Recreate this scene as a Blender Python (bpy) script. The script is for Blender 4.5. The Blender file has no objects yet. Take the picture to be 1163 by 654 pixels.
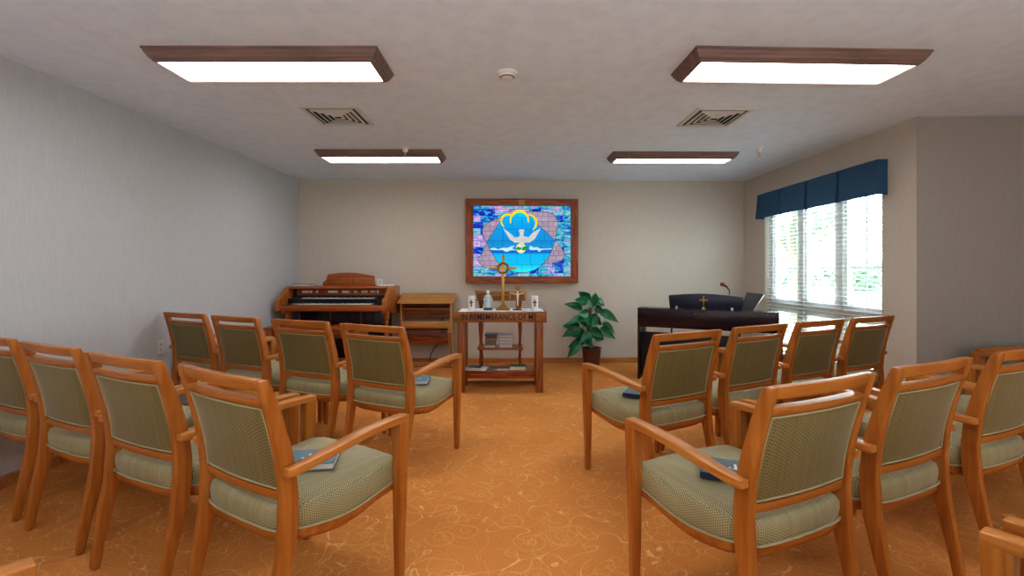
import bpy, bmesh, math, random
from mathutils import Vector, Matrix
C = bpy.context.scene.collection
PI = math.pi
R = math.radians

# ------------------------------------------------------------------ materials
MATS = {}
def nt_new(name):
    m = bpy.data.materials.new(name); m.use_nodes = True
    nt = m.node_tree
    return m, nt, nt.nodes, nt.links, nt.nodes['Principled BSDF']
def simple(name, col, rough=.5, metal=0., spec=.5, emit=None, es=0.):
    if name in MATS: return MATS[name]
    m, nt, N, L, b = nt_new(name)
    n = N.new('ShaderNodeTexNoise'); n.inputs['Scale'].default_value = 14
    tc = N.new('ShaderNodeTexCoord'); L.new(tc.outputs['Object'], n.inputs['Vector'])
    mx = N.new('ShaderNodeMix'); mx.data_type = 'RGBA'
    mx.inputs['A'].default_value = (*[c*.92 for c in col], 1); mx.inputs['B'].default_value = (*[min(1, c*1.06) for c in col], 1)
    L.new(n.outputs['Fac'], mx.inputs['Factor']); L.new(mx.outputs['Result'], b.inputs['Base Color'])
    b.inputs['Roughness'].default_value = rough; b.inputs['Metallic'].default_value = metal
    b.inputs['Specular IOR Level'].default_value = spec
    if emit:
        b.inputs['Emission Color'].default_value = (*emit, 1); b.inputs['Emission Strength'].default_value = es
    MATS[name] = m; return m
def wood(name, c1, c2, rough=.35, scale=(3, 3, 30), axis='Z', spec=.5, grain=1.0):
    """grain runs along the given axis"""
    if name in MATS: return MATS[name]
    m, nt, N, L, b = nt_new(name)
    tc = N.new('ShaderNodeTexCoord'); mp = N.new('ShaderNodeMapping')
    s = {'X': (1.2, 18, 18), 'Y': (18, 1.2, 18), 'Z': (18, 18, 1.2)}[axis]
    mp.inputs['Scale'].default_value = tuple(v*grain for v in s)
    n = N.new('ShaderNodeTexNoise'); n.inputs['Scale'].default_value = 2.2; n.inputs['Detail'].default_value = 6
    n.inputs['Distortion'].default_value = .6
    L.new(tc.outputs['Object'], mp.inputs['Vector']); L.new(mp.outputs['Vector'], n.inputs['Vector'])
    cr = N.new('ShaderNodeValToRGB')
    cr.color_ramp.elements[0].position = .33; cr.color_ramp.elements[0].color = (*c1, 1)
    cr.color_ramp.elements[1].position = .66; cr.color_ramp.elements[1].color = (*c2, 1)
    L.new(n.outputs['Fac'], cr.inputs['Fac']); L.new(cr.outputs['Color'], b.inputs['Base Color'])
    b.inputs['Roughness'].default_value = rough; b.inputs['Specular IOR Level'].default_value = spec
    MATS[name] = m; return m
def mathn(nt, op, a, b=None, c=None):
    n = nt.nodes.new('ShaderNodeMath'); n.operation = op
    for i, v in enumerate((a, b, c)):
        if v is None: continue
        if isinstance(v, (int, float)): n.inputs[i].default_value = v
        else: nt.links.new(v, n.inputs[i])
    return n.outputs[0]
def fabric(name, dark, light, warm, q=.0085, p=.016):
    if name in MATS: return MATS[name]
    m, nt, N, L, b = nt_new(name)
    tc = N.new('ShaderNodeTexCoord'); sp = N.new('ShaderNodeSeparateXYZ'); L.new(tc.outputs['Object'], sp.inputs[0])
    sn = N.new('ShaderNodeSeparateXYZ'); L.new(tc.outputs['Normal'], sn.inputs[0])
    side = mathn(nt, 'GREATER_THAN', mathn(nt, 'ABSOLUTE', sn.outputs[0]), .72)         # the cushion's flanks turn the weave
    inv = mathn(nt, 'SUBTRACT', 1., side)
    x = mathn(nt, 'ADD', mathn(nt, 'MULTIPLY', sp.outputs[0], inv), mathn(nt, 'MULTIPLY', sp.outputs[1], side))
    yz = mathn(nt, 'ADD', mathn(nt, 'MULTIPLY', sp.outputs[1], inv), sp.outputs[2])
    fx = mathn(nt, 'PINGPONG', x, p/2)                                  # herringbone columns
    ph = mathn(nt, 'ADD', yz, mathn(nt, 'MULTIPLY', fx, 1.1))
    s = mathn(nt, 'SINE', mathn(nt, 'MULTIPLY', ph, 2*PI/q))
    sx = mathn(nt, 'SINE', mathn(nt, 'MULTIPLY', x, 2*PI/(p/2)))
    f = mathn(nt, 'MULTIPLY_ADD', s, .33, .5)
    f = mathn(nt, 'MULTIPLY_ADD', sx, .14, f)
    cr = N.new('ShaderNodeValToRGB')
    e = cr.color_ramp.elements
    e[0].position = .12; e[0].color = (*dark, 1); e[1].position = .88; e[1].color = (*light, 1)
    k = e.new(.5); k.color = (*warm, 1)
    L.new(f, cr.inputs['Fac'])
    # soft irregular banding of the weave
    n = N.new('ShaderNodeTexNoise'); mp = N.new('ShaderNodeMapping'); mp.inputs['Scale'].default_value = (60, 3, 3)
    L.new(tc.outputs['Object'], mp.inputs['Vector']); L.new(mp.outputs['Vector'], n.inputs['Vector'])
    n.inputs['Scale'].default_value = 1.; hs = N.new('ShaderNodeHueSaturation')
    L.new(cr.outputs['Color'], hs.inputs['Color']); L.new(mathn(nt, 'MULTIPLY_ADD', n.outputs['Fac'], .5, .75), hs.inputs['Value'])
    L.new(hs.outputs['Color'], b.inputs['Base Color'])
    bp = N.new('ShaderNodeBump'); bp.inputs['Strength'].default_value = .25; bp.inputs['Distance'].default_value = .002
    L.new(f, bp.inputs['Height']); L.new(bp.outputs['Normal'], b.inputs['Normal'])
    b.inputs['Roughness'].default_value = .6; b.inputs['Sheen Weight'].default_value = .25; b.inputs['Sheen Roughness'].default_value = .4
    MATS[name] = m; return m

M = {}
M['chair'] = wood('honey wood', (.34, .112, .018), (.47, .183, .038), rough=.28)
M['chair_x'] = wood('honey wood rail', (.34, .112, .018), (.47, .183, .038), rough=.33, axis='X')
M['chair_y'] = wood('honey wood arm', (.40, .145, .026), (.53, .225, .055), rough=.30, axis='Y')
M['oak'] = wood('oak upright', (.13, .035, .007), (.38, .14, .032), rough=.4, grain=1.5)
M['oak_x'] = wood('oak board', (.16, .052, .010), (.40, .165, .038), rough=.4, axis='X', grain=1.5)
M['lightoak'] = wood('golden oak upright', (.40, .18, .045), (.60, .31, .10), rough=.45)
M['lightoak_x'] = wood('golden oak board', (.38, .17, .04), (.60, .31, .10), rough=.45, axis='X')
M['redoak_x'] = wood('red oak board', (.13, .022, .005), (.40, .105, .020), rough=.4, axis='X', grain=1.5)
M['walnut'] = wood('red walnut upright', (.20, .045, .012), (.36, .095, .025), rough=.3)
M['walnut_x'] = wood('red walnut board', (.24, .055, .012), (.42, .115, .028), rough=.3, axis='X')
M['console_x'] = wood('console wood', (.26, .065, .012), (.42, .125, .024), rough=.3, axis='X')
M['console'] = wood('console wood upright', (.30, .085, .016), (.50, .18, .036), rough=.3)
M['trimwood'] = wood('oak trim', (.36, .15, .04), (.52, .24, .075), rough=.45, axis='X', grain=.7)
M['fixwood'] = wood('fixture wood', (.15, .095, .082), (.25, .165, .14), rough=.5, axis='X', grain=.8)
M['mahog'] = wood('dark mahogany', (.012, .006, .012), (.026, .010, .020), rough=.22, axis='X')
M['mahog_z'] = wood('dark mahogany upright', (.018, .006, .010), (.042, .012, .016), rough=.25)
M['black'] = simple('black lacquer', (.008, .010, .016), .3)
M['navyscreen'] = simple('deep navy board', (.010, .016, .045), .3)
M['rubber'] = simple('black rubber', (.02, .02, .02), .6)
M['chrome'] = simple('chrome', (.7, .7, .72), .2, 1.)
M['fabric'] = fabric('chair weave lit', (.10, .115, .060), (.56, .50, .29), (.30, .265, .13))  # same cloth as the backs; overhead light on the seats painted in
M['fabric_back'] = fabric('chair weave shaded', (.060, .062, .022), (.34, .27, .100), (.175, .138, .045))  # same cloth as the seats; darker, warmer tone of the less lit backs
M['piping'] = simple('olive piping', (.40, .35, .20), .7)
M['brass'] = simple('brass', (.42, .27, .07), .35, .75)
M['bronze'] = simple('dark brass', (.30, .17, .04), .4, .6)
M['paper'] = simple('paper white', (.72, .72, .72), .7)
M['pages'] = simple('page edges', (.74, .71, .68), .8)
M['cloth'] = simple('white cloth', (.80, .82, .86), .8)
M['wax'] = simple('white wax', (.80, .79, .75), .45)
M['plastic'] = simple('white plastic', (.74, .73, .70), .4)
M['darkslot'] = simple('dark slot', (.03, .03, .03), .6)
M['bluecover'] = simple('blue book cover', (.12, .24, .30), .45)
M['greyblue'] = simple('slate blue book cover', (.10, .16, .20), .45)
M['teal'] = simple('teal book cover', (.07, .25, .33), .45)
M['navy'] = simple('navy spine', (.01, .035, .09), .45)
M['green'] = simple('dark green cover', (.01, .11, .06), .5)
M['brown'] = simple('brown cover', (.22, .10, .06), .5)
M['greycov'] = simple('grey cover', (.13, .16, .19), .5)
M['tan'] = simple('tan page block', (.42, .30, .18), .7)
M['valance'] = simple('blue valance cloth', (.022, .085, .17), .75)
M['blind'] = simple('white blind', (.78, .78, .76), .45)
M['frame_white'] = simple('white window frame', (.72, .72, .70), .4)
M['leaf'] = None
M['soil'] = simple('potting soil', (.03, .018, .01), .9)
M['mosspole'] = simple('coir pole', (.16, .05, .025), .9)
M['cord'] = simple('black cord', (.015, .015, .015), .5)
M['robe'] = simple('pale blue glaze', (.33, .60, .68), .4)
M['robe_w'] = simple('white glaze', (.75, .74, .70), .4)
M['red'] = simple('red tab', (.5, .02, .02), .4)
M['yellow'] = simple('yellow tab', (.65, .38, .03), .4)
M['ivory'] = simple('ivory key', (.78, .76, .68), .35)
M['darkprint'] = simple('dark carved letter', (.045, .014, .008), .7)
M['whiteprint'] = simple('white print', (.80, .78, .72), .6)
M['metal_grille'] = simple('vent enamel', (.60, .62, .60), .45)
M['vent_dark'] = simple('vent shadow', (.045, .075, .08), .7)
M['screen'] = simple('grey panel', (.05, .065, .07), .4)

def m_leaf():
    m, nt, N, L, b = nt_new('glossy leaf')
    tc = N.new('ShaderNodeTexCoord'); n = N.new('ShaderNodeTexNoise'); n.inputs['Scale'].default_value = 9
    L.new(tc.outputs['Object'], n.inputs['Vector'])
    cr = N.new('ShaderNodeValToRGB'); e = cr.color_ramp.elements
    e[0].position = .35; e[0].color = (.004, .07, .028, 1); e[1].position = .7; e[1].color = (.022, .235, .10, 1)
    L.new(n.outputs['Fac'], cr.inputs['Fac']); L.new(cr.outputs['Color'], b.inputs['Base Color'])
    b.inputs['Roughness'].default_value = .35
    return m
M['leaf'] = m_leaf()

def m_wicker():
    m, nt, N, L, b = nt_new('woven brown basket')
    tc = N.new('ShaderNodeTexCoord'); w = N.new('ShaderNodeTexChecker'); w.inputs['Scale'].default_value = 70
    L.new(tc.outputs['Object'], w.inputs['Vector'])
    w.inputs['Color1'].default_value = (.06, .02, .012, 1); w.inputs['Color2'].default_value = (.19, .065, .03, 1)
    L.new(w.outputs['Color'], b.inputs['Base Color'])
    bp = N.new('ShaderNodeBump'); bp.inputs['Distance'].default_value = .004; L.new(w.outputs['Fac'], bp.inputs['Height']); L.new(bp.outputs['Normal'], b.inputs['Normal'])
    b.inputs['Roughness'].default_value = .3
    return m
M['wicker'] = m_wicker()

def m_wall(name, col):
    m, nt, N, L, b = nt_new(name)
    tc = N.new('ShaderNodeTexCoord'); mp = N.new('ShaderNodeMapping'); mp.inputs['Scale'].default_value = (60, 60, 7)
    L.new(tc.outputs['Object'], mp.inputs['Vector'])
    n = N.new('ShaderNodeTexNoise'); n.inputs['Scale'].default_value = 1.4; n.inputs['Detail'].default_value = 5
    L.new(mp.outputs['Vector'], n.inputs['Vector'])
    mx = N.new('ShaderNodeMix'); mx.data_type = 'RGBA'
    mx.inputs['A'].default_value = (*[c*.90 for c in col], 1); mx.inputs['B'].default_value = (*[c*1.08 for c in col], 1)
    L.new(n.outputs['Fac'], mx.inputs['Factor']); L.new(mx.outputs['Result'], b.inputs['Base Color'])
    bp = N.new('ShaderNodeBump'); bp.inputs['Strength'].default_value = .25; bp.inputs['Distance'].default_value = .003
    L.new(n.outputs['Fac'], bp.inputs['Height']); L.new(bp.outputs['Normal'], b.inputs['Normal'])
    b.inputs['Roughness'].default_value = .7; b.inputs['Specular IOR Level'].default_value = .25
    return m
M['wall'] = m_wall('vertical fibre wallpaper', (.57, .53, .465))
M['wall_l'] = m_wall('vertical fibre wallpaper daylit', (.53, .55, .58))  # same wallpaper; cool window light on the left wall put into its colour
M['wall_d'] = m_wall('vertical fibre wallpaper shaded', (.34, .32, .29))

def m_ceiling():
    m, nt, N, L, b = nt_new('knockdown ceiling')
    tc = N.new('ShaderNodeTexCoord')
    n = N.new('ShaderNodeTexNoise'); n.inputs['Scale'].default_value = 9; n.inputs['Detail'].default_value = 5; n.inputs['Roughness'].default_value = .65
    L.new(tc.outputs['Object'], n.inputs['Vector'])
    cr = N.new('ShaderNodeValToRGB'); e = cr.color_ramp.elements; e[0].position = .40; e[1].position = .56
    e[0].color = (.69, .80, .94, 1); e[1].color = (.73, .845, .98, 1)
    L.new(n.outputs['Fac'], cr.inputs['Fac']); L.new(cr.outputs['Color'], b.inputs['Base Color'])
    bp = N.new('ShaderNodeBump'); bp.inputs['Strength'].default_value = .35; bp.inputs['Distance'].default_value = .006
    L.new(cr.outputs['Color'], bp.inputs['Height']); L.new(bp.outputs['Normal'], b.inputs['Normal'])
    b.inputs['Roughness'].default_value = .85; b.inputs['Specular IOR Level'].default_value = .15
    return m
M['ceiling'] = m_ceiling()

def m_carpet():
    m, nt, N, L, b = nt_new('orange scroll carpet')
    tc = N.new('ShaderNodeTexCoord')
    def contour(scale, off, width, dist):
        mp = N.new('ShaderNodeMapping'); mp.inputs['Location'].default_value = off
        L.new(tc.outputs['Object'], mp.inputs['Vector'])
        n = N.new('ShaderNodeTexNoise'); n.inputs['Scale'].default_value = scale; n.inputs['Detail'].default_value = 0.
        n.inputs['Roughness'].default_value = .45; n.inputs['Distortion'].default_value = dist
        L.new(mp.outputs['Vector'], n.inputs['Vector'])
        d = mathn(nt, 'ABSOLUTE', mathn(nt, 'SUBTRACT', n.outputs['Fac'], .5))
        return mathn(nt, 'SUBTRACT', 1., mathn(nt, 'SMOOTH_MIN', mathn(nt, 'DIVIDE', d, width), 1., .1))
    a = mathn(nt, 'MAXIMUM', contour(2.9, (0, 0, 0), .0065, 2.2), contour(3.4, (5.3, 1.7, 4), .006, 1.8)); c = contour(4.3, (3.1, 7.7, 2), .0065, 1.7)
    # spiral curls: one small scroll per voronoi cell
    v = N.new('ShaderNodeTexVoronoi'); v.inputs['Scale'].default_value = 4.4; v.voronoi_dimensions = '2D'; L.new(tc.outputs['Object'], v.inputs['Vector'])
    sv = N.new('ShaderNodeVectorMath'); sv.operation = 'SUBTRACT'
    sc_ = N.new('ShaderNodeVectorMath'); sc_.operation = 'MULTIPLY'; sc_.inputs[1].default_value = (1, 1, 0)
    L.new(tc.outputs['Object'], sv.inputs[0]); L.new(v.outputs['Position'], sv.inputs[1]); L.new(sv.outputs[0], sc_.inputs[0])
    ss = N.new('ShaderNodeSeparateXYZ'); L.new(sc_.outputs[0], ss.inputs[0])
    ang = mathn(nt, 'ARCTAN2', ss.outputs[1], ss.outputs[0])
    sp = mathn(nt, 'SINE', mathn(nt, 'ADD', mathn(nt, 'ADD', ang, mathn(nt, 'MULTIPLY', mathn(nt, 'POWER', v.outputs['Distance'], .7), 30.)), mathn(nt, 'MULTIPLY', v.outputs['Color'], 6.28)))
    near = mathn(nt, 'LESS_THAN', v.outputs['Distance'], .36)
    curl = mathn(nt, 'MULTIPLY', mathn(nt, 'SUBTRACT', 1., mathn(nt, 'SMOOTH_MIN', mathn(nt, 'DIVIDE', mathn(nt, 'ABSOLUTE', mathn(nt, 'SUBTRACT', sp, .93)), .06), 1., .1)), near)
    lines = mathn(nt, 'MAXIMUM', mathn(nt, 'MAXIMUM', a, c), mathn(nt, 'MULTIPLY', curl, .8))
    big = N.new('ShaderNodeTexNoise'); big.inputs['Scale'].default_value = 1.3; big.inputs['Detail'].default_value = 3; L.new(tc.outputs['Object'], big.inputs['Vector'])
    fine = N.new('ShaderNodeTexNoise'); fine.inputs['Scale'].default_value = 130; fine.inputs['Detail'].default_value = 2; L.new(tc.outputs['Object'], fine.inputs['Vector'])
    rib = N.new('ShaderNodeTexWave'); rib.bands_direction = 'X'; rib.inputs['Scale'].default_value = 38; rib.inputs['Distortion'].default_value = 1.; L.new(tc.outputs['Object'], rib.inputs['Vector'])
    mx = N.new('ShaderNodeMix'); mx.data_type = 'RGBA'
    mx.inputs['A'].default_value = (.46, .145, .030, 1); mx.inputs['B'].default_value = (.82, .40, .120, 1)
    f = mathn(nt, 'ADD', mathn(nt, 'MULTIPLY', fine.outputs['Fac'], .7), mathn(nt, 'MULTIPLY', rib.outputs['Fac'], .22))
    f = mathn(nt, 'ADD', f, mathn(nt, 'MULTIPLY_ADD', big.outputs['Fac'], .5, -.22))
    L.new(f, mx.inputs['Factor'])
    m2 = N.new('ShaderNodeMix'); m2.data_type = 'RGBA'; m2.inputs['B'].default_value = (.95, .72, .36, 1)
    L.new(mx.outputs['Result'], m2.inputs['A']); L.new(mathn(nt, 'MULTIPLY', lines, .50), m2.inputs['Factor'])
    L.new(m2.outputs['Result'], b.inputs['Base Color'])
    bp = N.new('ShaderNodeBump'); bp.inputs['Strength'].default_value = .4; bp.inputs['Distance'].default_value = .004
    L.new(fine.outputs['Fac'], bp.inputs['Height']); L.new(bp.outputs['Normal'], b.inputs['Normal'])
    b.inputs['Roughness'].default_value = .9; b.inputs['Specular IOR Level'].default_value = .15
    return m
M['carpet'] = m_carpet()

def m_diffuser():
    m, nt, N, L, b = nt_new('lit acrylic diffuser')
    b.inputs['Base Color'].default_value = (.8, .8, .8, 1)
    tc = N.new('ShaderNodeTexCoord'); sp = N.new('ShaderNodeSeparateXYZ'); L.new(tc.outputs['Object'], sp.inputs[0])
    w = mathn(nt, 'SINE', mathn(nt, 'MULTIPLY', sp.outputs[1], 48.))          # two tubes behind the sheet
    L.new(mathn(nt, 'MULTIPLY_ADD', mathn(nt, 'ABSOLUTE', w), 2.0, DIFF-1.2), b.inputs['Emission Strength'])
    b.inputs['Emission Color'].default_value = (1., .955, .945, 1)
    return m
DIFF = 11.
M['diffuser'] = m_diffuser()

def m_glass():
    m, nt, N, L, b = nt_new('window glass')
    N.remove(b); out = N['Material Output']
    t = N.new('ShaderNodeBsdfTransparent'); g = N.new('ShaderNodeBsdfGlossy'); g.inputs['Roughness'].default_value = .02
    t.inputs['Color'].default_value = (.97, .99, .98, 1)
    mx = N.new('ShaderNodeMixShader'); mx.inputs[0].default_value = .06
    L.new(t.outputs[0], mx.inputs[1]); L.new(g.outputs[0], mx.inputs[2]); L.new(mx.outputs[0], out.inputs['Surface'])
    return m
M['glass'] = m_glass()

# ------------------------------------------------------------------ mesh helpers
class B:
    def __init__(s): s.bm = bmesh.new()
    def box(s, x0, x1, y0, y1, z0, z1, rot=None, piv=(0, 0, 0)):
        v = [s.bm.verts.new(Vector(p)) for p in ((x0,y0,z0),(x1,y0,z0),(x1,y1,z0),(x0,y1,z0),(x0,y0,z1),(x1,y0,z1),(x1,y1,z1),(x0,y1,z1))]
        for f in ((3,2,1,0),(4,5,6,7),(0,1,5,4),(1,2,6,5),(2,3,7,6),(3,0,4,7)): s.bm.faces.new([v[i] for i in f])
        if rot is not None: bmesh.ops.rotate(s.bm, cent=piv, matrix=rot, verts=v)
        return v
    def prism(s, poly, axis, a, b):
        """poly of 2-D points; axis X -> (y,z), Y -> (x,z), Z -> (x,y)"""
        def P(p, t): return {'X': (t, p[0], p[1]), 'Y': (p[0], t, p[1]), 'Z': (p[0], p[1], t)}[axis]
        v0 = [s.bm.verts.new(P(p, a)) for p in poly]; v1 = [s.bm.verts.new(P(p, b)) for p in poly]
        n = len(poly); s.bm.faces.new(v0[::-1]); s.bm.faces.new(v1)
        for i in range(n): s.bm.faces.new((v0[i], v0[(i+1) % n], v1[(i+1) % n], v1[i]))
        return v0+v1
    def loft(s, rings, cap=True, closed=False):
        rr = [[s.bm.verts.new(Vector(p)) for p in r] for r in rings]; n = len(rings[0])
        for a, b in zip(rr, rr[1:]+([rr[0]] if closed else [])):
            for i in range(n): s.bm.faces.new((a[i], a[(i+1) % n], b[(i+1) % n], b[i]))
        if cap and not closed: s.bm.faces.new(rr[0][::-1]); s.bm.faces.new(rr[-1])
        return [v for r in rr for v in r]
    def lathe(s, prof, c=(0, 0, 0), n=24, sx=1, sy=1):
        rings = [[(c[0]+max(r, 1e-4)*sx*math.cos(2*PI*k/n), c[1]+max(r, 1e-4)*sy*math.sin(2*PI*k/n), c[2]+z) for k in range(n)] for r, z in prof]
        return s.loft(rings)
    def tube(s, pts, r, n=8, closed=False):
        pts = [Vector(p) for p in pts]; m = len(pts); rings = []; up = Vector((0, 0, 1))
        rad = r if isinstance(r, (list, tuple)) else [r]*m
        prev = None
        for i, p in enumerate(pts):
            if closed: t = (pts[(i+1) % m]-pts[i-1])
            else: t = pts[min(i+1, m-1)]-pts[max(i-1, 0)]
            t.normalize()
            if prev is None:
                a = t.cross(up) if abs(t.dot(up)) < .9 else t.cross(Vector((1, 0, 0)))
            else: a = prev-t*prev.dot(t)
            a.normalize(); prev = a; b_ = t.cross(a)
            rings.append([p+(a*math.cos(2*PI*k/n)+b_*math.sin(2*PI*k/n))*rad[i] for k in range(n)])
        return s.loft(rings, closed=closed)
    def ball(s, c, r, sx=1, sy=1, sz=1, n=12):
        prof = [(r*math.sin(PI*i/n), -r*math.cos(PI*i/n)) for i in range(n+1)]
        rings = [[(c[0]+max(a, 1e-4)*sx*math.cos(2*PI*k/16), c[1]+max(a, 1e-4)*sy*math.sin(2*PI*k/16), c[2]+z*sz) for k in range(16)] for a, z in prof]
        return s.loft(rings)
    def build(s, name, mat, parent=None, bevel=0, seg=2, smooth=True, ang=35, loc=None, rot=None):
        bm = s.bm
        bmesh.ops.recalc_face_normals(bm, faces=bm.faces)
        if bevel:
            ed = [e for e in bm.edges if len(e.link_faces) == 2 and e.calc_face_angle(0) > R(40)]
            if ed: bmesh.ops.bevel(bm, geom=ed, offset=bevel, segments=seg, affect='EDGES', profile=.6, clamp_overlap=True)
        me = bpy.data.meshes.new(name); bm.to_mesh(me); bm.free()
        if smooth:
            me.polygons.foreach_set('use_smooth', [True]*len(me.polygons))
            me.set_sharp_from_angle(angle=R(ang))
        me.materials.append(mat)
        o = bpy.data.objects.new(name, me); C.objects.link(o)
        if parent: o.parent = parent
        if loc: o.location = loc
        if rot: o.rotation_euler = rot
        return o
def tag(o, label=None, cat=None, group=None, kind=None):
    if label: o['label'] = label
    if cat: o['category'] = cat
    if group: o['group'] = group
    if kind: o['kind'] = kind
    return o
def thing(name, label, cat, loc=(0, 0, 0), rz=0, group=None):
    o = bpy.data.objects.new(name, None); C.objects.link(o); o.location = loc; o.rotation_euler = (0, 0, rz)
    o.empty_display_size = .1
    return tag(o, label, cat, group)
def kids(o): return [c for c in bpy.data.objects if c.parent == o]
def copy_tree(o, parent=None):
    c = o.copy(); C.objects.link(c); c.parent = parent
    for ch in kids(o): copy_tree(ch, c)
    return c
def text_mesh(name, s, size, mat, parent, mtx, ext=.002, space=1., bold=0.):
    cu = bpy.data.curves.new(name, 'FONT'); cu.body = s; cu.size = size; cu.extrude = ext; cu.align_x = 'CENTER'; cu.align_y = 'CENTER'
    cu.space_character = space; cu.offset = bold
    t = bpy.data.objects.new('tmp', cu); C.objects.link(t)
    bpy.context.view_layer.update()
    me = bpy.data.meshes.new_from_object(t.evaluated_get(bpy.context.evaluated_depsgraph_get()))
    bpy.data.objects.remove(t)
    o = bpy.data.objects.new(name, me); C.objects.link(o); o.parent = parent; o.matrix_local = mtx
    me.materials.clear(); me.materials.append(mat)
    return o
def structure(o): return tag(o, kind='structure')

# ------------------------------------------------------------------ room shell
H = 2.46
BL, BR = (-2.843, 6.166), (3.165, 6.317)          # back wall corners
LN = (-2.99, -2.6); RC = (3.206, 3.67); FR = (6.2, 3.58); NR = (6.2, -2.6)
def wall_seg(name, p, q, mat, out, t=.12, z0=0., z1=H, holes=()):
    """wall between p and q; out = side on which its thickness lies"""
    p = Vector((*p, 0)); q = Vector((*q, 0)); d = (q-p); Lw = d.length; d.normalize(); n = Vector((*out, 0)).normalized()
    b = B()
    xs = sorted({0, Lw, *[h[0] for h in holes], *[h[1] for h in holes]}); zs = sorted({z0, z1, *[h[2] for h in holes], *[h[3] for h in holes]})
    for xa, xb in zip(xs, xs[1:]):
        for za, zb in zip(zs, zs[1:]):
            if any(h[0] <= xa+1e-6 and xb <= h[1]+1e-6 and h[2] <= za+1e-6 and zb <= h[3]+1e-6 for h in holes): continue
            A = p+d*xa; Bq = p+d*xb
            v = [b.bm.verts.new(x) for x in (A+Vector((0,0,za)), Bq+Vector((0,0,za)), Bq+n*t+Vector((0,0,za)), A+n*t+Vector((0,0,za)),
                                             A+Vector((0,0,zb)), Bq+Vector((0,0,zb)), Bq+n*t+Vector((0,0,zb)), A+n*t+Vector((0,0,zb)))]
            for f in ((3,2,1,0),(4,5,6,7),(0,1,5,4),(1,2,6,5),(2,3,7,6),(3,0,4,7)): b.bm.faces.new([v[i] for i in f])
    return structure(b.build(name, mat, smooth=False))
b = B(); b.prism([(-3.2, -2.8), (6.4, -2.8), (6.4, 3.75), (3.42, 3.78), (3.42, 6.5), (-3.1, 6.5)], 'Z', -.1, 0); structure(b.build('floor', M['carpet'], smooth=False))
b = B(); b.prism([(-3.2, -2.8), (6.4, -2.8), (6.4, 3.75), (3.42, 3.78), (3.42, 6.5), (-3.1, 6.5)], 'Z', H, H+.1); structure(b.build('ceiling', M['ceiling'], smooth=False))
wall_seg('wall_back', BL, BR, M['wall'], (-.025, 1))
wall_seg('wall_left', LN, BL, M['wall_l'], (-1, 0))
# window wall: opening measured from the back corner towards the camera
WZ0, WZ1 = .20, 2.12
Wa, Wb_ = .51, 2.31
wall_seg('wall_window', BR, RC, M['wall'], (1, 0), t=.16, holes=[(Wa, Wb_, WZ0, WZ1)])
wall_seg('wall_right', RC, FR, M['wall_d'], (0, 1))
wall_seg('wall_far_right', FR, NR, M['wall'], (1, 0))
wall_seg('wall_rear', LN, NR, M['wall'], (0, -1))
def skirting(name, p, q, inn, hgt=.07, t=.013):
    p = Vector((*p, 0)); q = Vector((*q, 0)); n = Vector((*inn, 0)).normalized()
    b = B(); prof = [(0, 0), (t, 0), (t, hgt-.01), (t*.45, hgt), (0, hgt)]
    b.loft([[tuple(A+n*a+Vector((0, 0, z))) for a, z in prof] for A in (p, q)])
    return structure(b.build(name, M['trimwood'], smooth=False))
skirting('baseboard_back', BL, BR, (.025, -1)); skirting('baseboard_left', LN, BL, (1, 0))
skirting('baseboard_window', BR, RC, (-1, 0)); skirting('baseboard_right', RC, FR, (0, -1))

# ------------------------------------------------------------------ window in the right wall
wd = (Vector((*RC, 0))-Vector((*BR, 0))).normalized()         # runs towards the camera
wang = math.atan2(wd.y, wd.x)
win = bpy.data.objects.new('window_1', None); C.objects.link(win); structure(win)
win.location = Vector((*BR, 0))+wd*Wa; win.rotation_euler = (0, 0, wang)   # local x along the wall, local +y outwards
WL = Wb_-Wa
GY = .10
b = B()
for (x0, x1, z0, z1) in [(0, WL, WZ0, WZ0+.05), (0, WL, WZ1-.05, WZ1), (0, .05, WZ0, WZ1), (WL-.05, WL, WZ0, WZ1), (0, WL, .79, .87)]:
    b.box(x0, x1, GY-.03, GY+.05, z0, z1)
for k in (1, 2): b.box(WL*k/3-.045, WL*k/3+.045, GY-.035, GY+.05, WZ0, WZ1)
b.build('window_frame', M['frame_white'], win, bevel=.004, smooth=False)
for k in range(3):
    for (za, zb) in ((WZ0+.05, .79), (.87, WZ1-.05)):
        xa, xb = WL*k/3+(.045 if k else .05), WL*(k+1)/3-(.045 if k < 2 else .05)
        b = B()
        for r in ((xa, xa+.045, za, zb), (xb-.045, xb, za, zb), (xa, xb, za, za+.045), (xa, xb, zb-.045, zb)): b.box(r[0], r[1], GY-.02, GY+.03, r[2], r[3])
        s_ = b.build('sash', M['frame_white'], win, bevel=.003, smooth=False)
        b = B(); xm = (xa+xb)/2; b.box(xm-.006, xm+.006, GY, GY+.014, za+.04, zb-.04)
        nz = 3 if zb > 1 else 2
        for j in range(1, nz): z = za+(zb-za)*j/nz; b.box(xa+.04, xb-.04, GY+.001, GY+.013, z-.006, z+.006)
        b.build('muntin', M['greycov'] if False else simple('grey muntin', (.38, .42, .45), .5), s_, smooth=False)
        b = B(); b.box(xa+.04, xb-.04, GY+.005, GY+.009, za+.04, zb-.04); b.build('pane', M['glass'], s_, smooth=False)
b = B(); b.box(-.0, WL, -.012, GY-.03, WZ0-.02, WZ0); b.build('window_sill', M['frame_white'], win, bevel=.003)

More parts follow.
